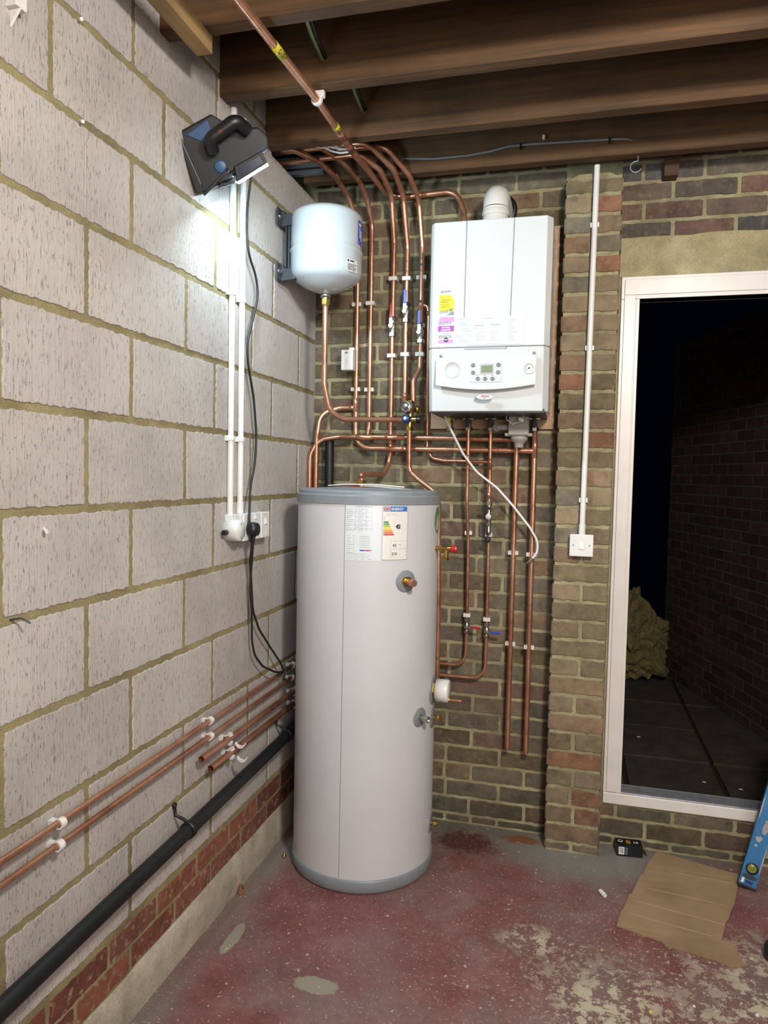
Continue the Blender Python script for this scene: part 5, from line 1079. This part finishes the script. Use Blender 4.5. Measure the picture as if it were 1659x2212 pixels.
# ------------------------------------------------------------------ things on the floor
def flat(pts, z0, th, mat, name, label, cat, wav=0.0):
    m = MB(); P = [(x, min(y, -0.006)) for x, y, _ in pts]; f = lambda x, y, d: (x, y, z0 + d + wav * (0.5 + 0.5 * math.sin(x * 9 + y * 7)))
    m.prism(P, f, 0.0, th); return solo(name, m, mat, label, cat)
card = [(1.5050, -0.0093, 0.0040), (1.6394, -0.0516, 0.0040), (1.7139, -0.0776, 0.0040), (1.7902, -0.0981, 0.0040), (1.7589, -0.2223, 0.0040), (1.7304, -0.3197, 0.0040), (1.7150, -0.3526, 0.0040), (1.6977, -0.4045, 0.0040), (1.6810, -0.4389, 0.0040), (1.6482, -0.5475, 0.0040), (1.6679, -0.5465, 0.0040), (1.6906, -0.5779, 0.0040), (1.6842, -0.6030, 0.0040), (1.6907, -0.6239, 0.0040), (1.6927, -0.6589, 0.0040), (1.6550, -0.6766, 0.0040), (1.6110, -0.6566, 0.0040), (1.5376, -0.6421, 0.0040), (1.4678, -0.6255, 0.0040), (1.4530, -0.6059, 0.0040), (1.3891, -0.5856, 0.0040), (1.3202, -0.5629, 0.0040), (1.3424, -0.4650, 0.0040), (1.3488, -0.4602, 0.0040), (1.3760, -0.3566, 0.0040), (1.3823, -0.3577, 0.0040), (1.4261, -0.2124, 0.0040), (1.4329, -0.2103, 0.0040), (1.4619, -0.1130, 0.0040)]
flat(card, 0.001, 0.004, CARD, 'cardboard_sheet', 'torn flat sheet of brown cardboard on the red floor below the doorway', 'cardboard')
cs = bpy.data.objects['cardboard_sheet']
for k, (xa_, ya_, xb_, yb_) in enumerate(((1.44, -0.30, 1.70, -0.335), (1.40, -0.40, 1.67, -0.455), (1.36, -0.48, 1.62, -0.535), (1.55, -0.16, 1.76, -0.175))):
    part('crease', MB().prism([(xa_, ya_), (xb_, yb_), (xb_, yb_ + 0.0022), (xa_, ya_ + 0.0022)], lambda x, y, d: (x, y, d), 0.0049, 0.0056), simple('card_crease', '#b39a76', 0.85, var=0.2, scale=60), cs)
def carton():
    t = thing('small_carton', 'small open black carton with white barcode and orange print by the pillar foot', 'box', (1.39, -0.07, 0.0))
    a = V(1.345, -0.085, 0); ex = V(1, 0.10, 0).normalized(); ey = V(-0.1, 1, 0).normalized(); P = lambda x, y, z: a + ex * x + ey * y + V(0, 0, z)
    part('carton_body', MB().hexa([P(0, 0, 0), P(0.100, 0, 0), P(0.100, 0.055, 0), P(0, 0.055, 0), P(0, 0, 0.046), P(0.100, 0, 0.046), P(0.100, 0.055, 0.046), P(0, 0.055, 0.046)]), BOXB, t)
    m = MB().add([P(0.100, 0, 0.046), P(0.122, 0.006, 0.012), P(0.122, 0.05, 0.012), P(0.100, 0.055, 0.046), P(0.1, 0, 0.045), P(0.1215, 0.006, 0.011), P(0.1215, 0.05, 0.011), P(0.1, 0.055, 0.045)], [(0, 1, 2, 3), (4, 7, 6, 5), (0, 4, 5, 1), (1, 5, 6, 2), (2, 6, 7, 3), (3, 7, 4, 0)]); part('carton_flap', m, CARD, t, 'torn open flap')
    m = MB().add([P(0.008, -0.0006, 0.008), P(0.030, -0.0006, 0.008), P(0.030, -0.0006, 0.038), P(0.008, -0.0006, 0.038)], [(0, 1, 2, 3)], 0)
    for i, wv in enumerate((1, 2, 1, 1, 3, 1, 2, 1)): m.add([P(0.011 + i * 0.0021, -0.001, 0.012), P(0.011 + i * 0.0021 + wv * 0.0005, -0.001, 0.012), P(0.011 + i * 0.0021 + wv * 0.0005, -0.001, 0.035), P(0.011 + i * 0.0021, -0.001, 0.035)], [(0, 1, 2, 3)], 1)
    for i in range(5): m.add([P(0.034, -0.0008, 0.010 + i * 0.006), P(0.042, -0.0008, 0.010 + i * 0.006), P(0.042, -0.0008, 0.0112 + i * 0.006), P(0.034, -0.0008, 0.0112 + i * 0.006)], [(0, 1, 2, 3)], 0)
    part('barcode', m, [WHITE, INK], t)
    m = MB(); org_ = simple('orange_print', '#b8862c', 0.5)
    for i in range(3): m.add([P(0.040 + i * 0.006, 0.014, 0.0466), P(0.044 + i * 0.006, 0.014, 0.0466), P(0.044 + i * 0.006, 0.042, 0.0466), P(0.040 + i * 0.006, 0.042, 0.0466)], [(0, 1, 2, 3)], 0)
    text(m, '10', 0.020, lambda x, y: P(0.066 + x, 0.020 + y, 0.0468), 1, bold=0.0006); m.lathe([(0.010, 0), (0.006, 0.0002)], P(0.018, 0.032, 0.0466), (0, 0, 1), 20, 1)
    part('top_print', m, [org_, WHITE], t)
carton()
def level():
    b = V(1.796, -0.185, 0.004); d = V(0.27, 0.155, 1.0).normalized(); s_ = V(1, -0.1, 0); s_ = (s_ - d * s_.dot(d)).normalized(); n_ = s_.cross(d).normalized()
    n_ = n_ if n_.y < 0 else -n_
    L = lambda a, h, o: b + s_ * a + d * h + n_ * o
    W2, Ln = 0.0300, 0.95
    t = thing('spirit_level', 'scuffed blue spirit level leaning against the door frame at the right edge', 'spirit level', tuple(b))
    m = MB().prism([(-W2, 0.009), (W2, 0.009), (W2, Ln), (-W2, Ln)], L, -0.011, 0.011); part('beam', m, LEVELB, t, bev=0.002)
    for sg in (-1, 1): part('edge_rail', MB().prism([(sg * (W2 - 0.006), 0.009), (sg * W2, 0.009), (sg * W2, Ln), (sg * (W2 - 0.006), Ln)], L, -0.0122, 0.0122), LEVELB, t, bev=0.001)
    part('end_cap', MB().prism([(-W2 - 0.001, 0.0), (W2 + 0.001, 0.0), (W2 + 0.001, 0.012), (-W2 - 0.001, 0.012)], L, -0.013, 0.013), BLACK, t, bev=0.002)
    v_ = part('vial_ring', MB().lathe([(0.016, 0), (0.021, 0), (0.021, 0.004), (0.016, 0.004)], L(0.0, 0.075, 0.011), n_, 32), BLACK, t)
    part('bubble_vial', MB().lathe([(0.016, 0.001), (0.013, 0.003), (0.0005, 0.003)], L(0.0, 0.075, 0.011), n_, 28), YGREEN, v_, 'green bubble vial')
    part('vial_marks', MB().prism([(-0.004, 0.066), (-0.003, 0.066), (-0.003, 0.084), (-0.004, 0.084)], L, 0.0140, 0.0146).prism([(0.003, 0.066), (0.004, 0.066), (0.004, 0.084), (0.003, 0.084)], L, 0.0140, 0.0146), INK, v_)
    n = 24; m = MB().prism([(0.024 * math.cos(2 * PI * i / n), 0.043 + 0.009 * math.sin(2 * PI * i / n)) for i in range(n)], L, 0.011, 0.0118); part('oval_grip', m, BRK, t, 'dark oval inlay')
    part('white_patch', MB().prism([(-0.024, 0.016), (-0.014, 0.016), (-0.014, 0.034), (-0.022, 0.034)], L, 0.011, 0.0115), PAPER, t)
    part('maker_plate', MB().prism([(-0.008, 0.017), (0.016, 0.017), (0.016, 0.029), (-0.008, 0.029)], L, 0.011, 0.0116), NAVY, t)
    for k, (x, y, sx, sy) in enumerate(((0.006, 0.235, 0.012, 0.030), (-0.006, 0.185, 0.014, 0.012), (-0.010, 0.160, 0.006, 0.006), (-0.026, 0.30, 0.003, 0.05), (0.026, 0.12, 0.003, 0.06))):
        r = random.Random(k); m = MB().prism([(x + sx * math.cos(2 * PI * i / 14) * r.uniform(0.6, 1.1), y + sy * math.sin(2 * PI * i / 14) * r.uniform(0.7, 1.1)) for i in range(14)], L, 0.0122, 0.0126)
        part('scuff_mark', m, SCUFF, t)
level()
p = (1.2803, -0.3876, -0.0000)
solo('plastic_offcut', MB().tube([(p[0] - 0.003, p[1] + 0.006, 0.0085), (p[0] + 0.005, p[1] - 0.008, 0.0085)], 0.0082, 16, hollow=True), WHITE, 'tiny white plastic tube offcut on the floor below the doorway', 'offcut')
p = (0.0853, -0.4818, 0.0040)
solo('brass_olive', MB().lathe([(0.006, 0), (0.0085, 0.002), (0.0085, 0.006), (0.006, 0.008), (0.005, 0.004)], (p[0], p[1], 0.0005), (0, 0, 1), 18), BRASS, 'tiny brass ring on the floor left of the cylinder foot', 'fitting')
p = (0.0342, -0.7528, 0.0100)
solo('pipe_offcut', MB().tube([(p[0] - 0.012, p[1] + 0.018, 0.0113), (p[0] + 0.004, p[1] - 0.008, 0.0113)], R22, 18, hollow=True), COPPER, 'short copper pipe offcut lying on the floor by the block wall', 'offcut')
p = (1.8046, -0.5953, -0.0000)
solo('black_object', MB().lathe([(0.0005, 0), (0.036, 0), (0.042, 0.006), (0.043, 0.035), (0.038, 0.045), (0.0005, 0.047)], (p[0], p[1], 0.001), (0, 0, 1), 32), BLACK, 'black rounded object cut off by the right edge of the photo', 'object')
for i, (q_, s_, lab) in enumerate((((1.3909, -0.9443, 0.0000), 0.004, 'small yellow scrap on the floor near the bottom edge of the photo'), ((1.6816, -0.8732, -0.0000), 0.006, 'small white chip on the floor in the bottom right corner of the photo'), ((1.5138, -0.8860, 0.0000), 0.004, 'small white chip on the floor below the cardboard'))):
    r = random.Random(i); m = MB().prism([(q_[0] + s_ * math.cos(k) * r.uniform(0.6, 1.2), q_[1] + s_ * math.sin(k) * r.uniform(0.6, 1.2)) for k in [j * PI / 4 for j in range(8)]], lambda x, y, d: (x, y, d), 0.0005, 0.004)
    solo('floor_scrap', m, YEL if i == 0 else WHITE, lab, 'scrap', 'scraps on the floor')

# ------------------------------------------------------------------ outside the doorway
mb = MB(); ro = random.Random(21); G = -0.1
mb.box((0.9, 0.1, G - 0.06), (3.2, 4.6, G - 0.012), 1)
for j in range(9):
    y0 = 0.22 + j * 0.55 - 0.0
    for i, (xa_, xb_) in enumerate(((0.95, 1.44), (1.46, 1.93 - 0.0), (1.95, 2.55), (2.57, 3.1))):
        h = ro.uniform(-0.004, 0.004); mb.box((xa_ + ro.uniform(0, .006), y0 + ro.uniform(0, .01), G - 0.04), (xb_ - ro.uniform(0, .006), y0 + 0.53 + ro.uniform(0, .008), G + h), 0)
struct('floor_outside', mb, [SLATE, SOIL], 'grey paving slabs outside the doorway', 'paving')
mb = MB(); ra = random.Random(31)
A, B = V(2.78, 0.25, 0), V(1.90, 3.32, 0); d = (B - A).normalized(); nrm = V(-d.y, d.x, 0); nrm = nrm if nrm.x < 0 else -nrm; Lw = (B - A).length
fnA = lambda s, z, o: A + d * s + nrm * o + V(0, 0, z)
mb.hexa([fnA(0, G - 0.05, 0), fnA(Lw, G - 0.05, 0), fnA(Lw, G - 0.05, -0.2), fnA(0, G - 0.05, -0.2), fnA(0, 2.6, 0), fnA(Lw, 2.6, 0), fnA(Lw, 2.6, -0.2), fnA(0, 2.6, -0.2)], 0)
for k in range(35):
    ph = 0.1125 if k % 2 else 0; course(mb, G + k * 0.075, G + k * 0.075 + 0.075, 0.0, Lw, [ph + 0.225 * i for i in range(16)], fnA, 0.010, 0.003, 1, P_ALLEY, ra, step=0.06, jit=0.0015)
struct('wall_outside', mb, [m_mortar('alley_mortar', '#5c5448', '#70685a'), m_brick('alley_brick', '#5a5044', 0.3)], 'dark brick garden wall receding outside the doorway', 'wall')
# heap of glass wool at the far end
bm = bmesh.new(); bmesh.ops.create_icosphere(bm, subdivisions=5, radius=1.0)
for v in bm.verts:
    p = v.co.copy(); k = 1 + 0.30 * noise.noise(p * 1.9 + V(3, 1, 7)) + 0.20 * noise.noise(p * 4.5) + 0.10 * abs(noise.noise(p * 11)) + 0.05 * noise.noise(p * 25)
    if noise.noise(p * 3.0 + V(9, 2, 2)) < -0.28: k -= 0.18
    v.co = V(p.x * k * 0.33 * (1.0 - 0.35 * max(0, p.z)), p.y * k * 0.26, max(-0.31, p.z * k * 0.34))
me = bpy.data.meshes.new('insulation_heap'); bm.to_mesh(me); bm.free(); me.materials.append(INSUL)
o = bpy.data.objects.new('insulation_heap', me); C.objects.link(o); o.location = (1.575, 3.02, G + 0.322); o['label'] = 'crumpled heap of yellow glass wool outside at the end of the brick wall'; o['category'] = 'insulation'
for (u_, lab) in (((1.85, 1.02), 'small pale chip on the paving near the slab joint'), ((2.02, 0.98), 'small pale chip on the paving near the garden wall'), ((1.57, 1.62), 'small pale chip on the paving beside the door frame')):
    solo('paving_chip', MB().box((u_[0] - 0.008, u_[1] - 0.004, G + 0.005), (u_[0] + 0.010, u_[1] + 0.005, G + 0.009)), PAPER, lab, 'chip', 'chips on the paving outside')
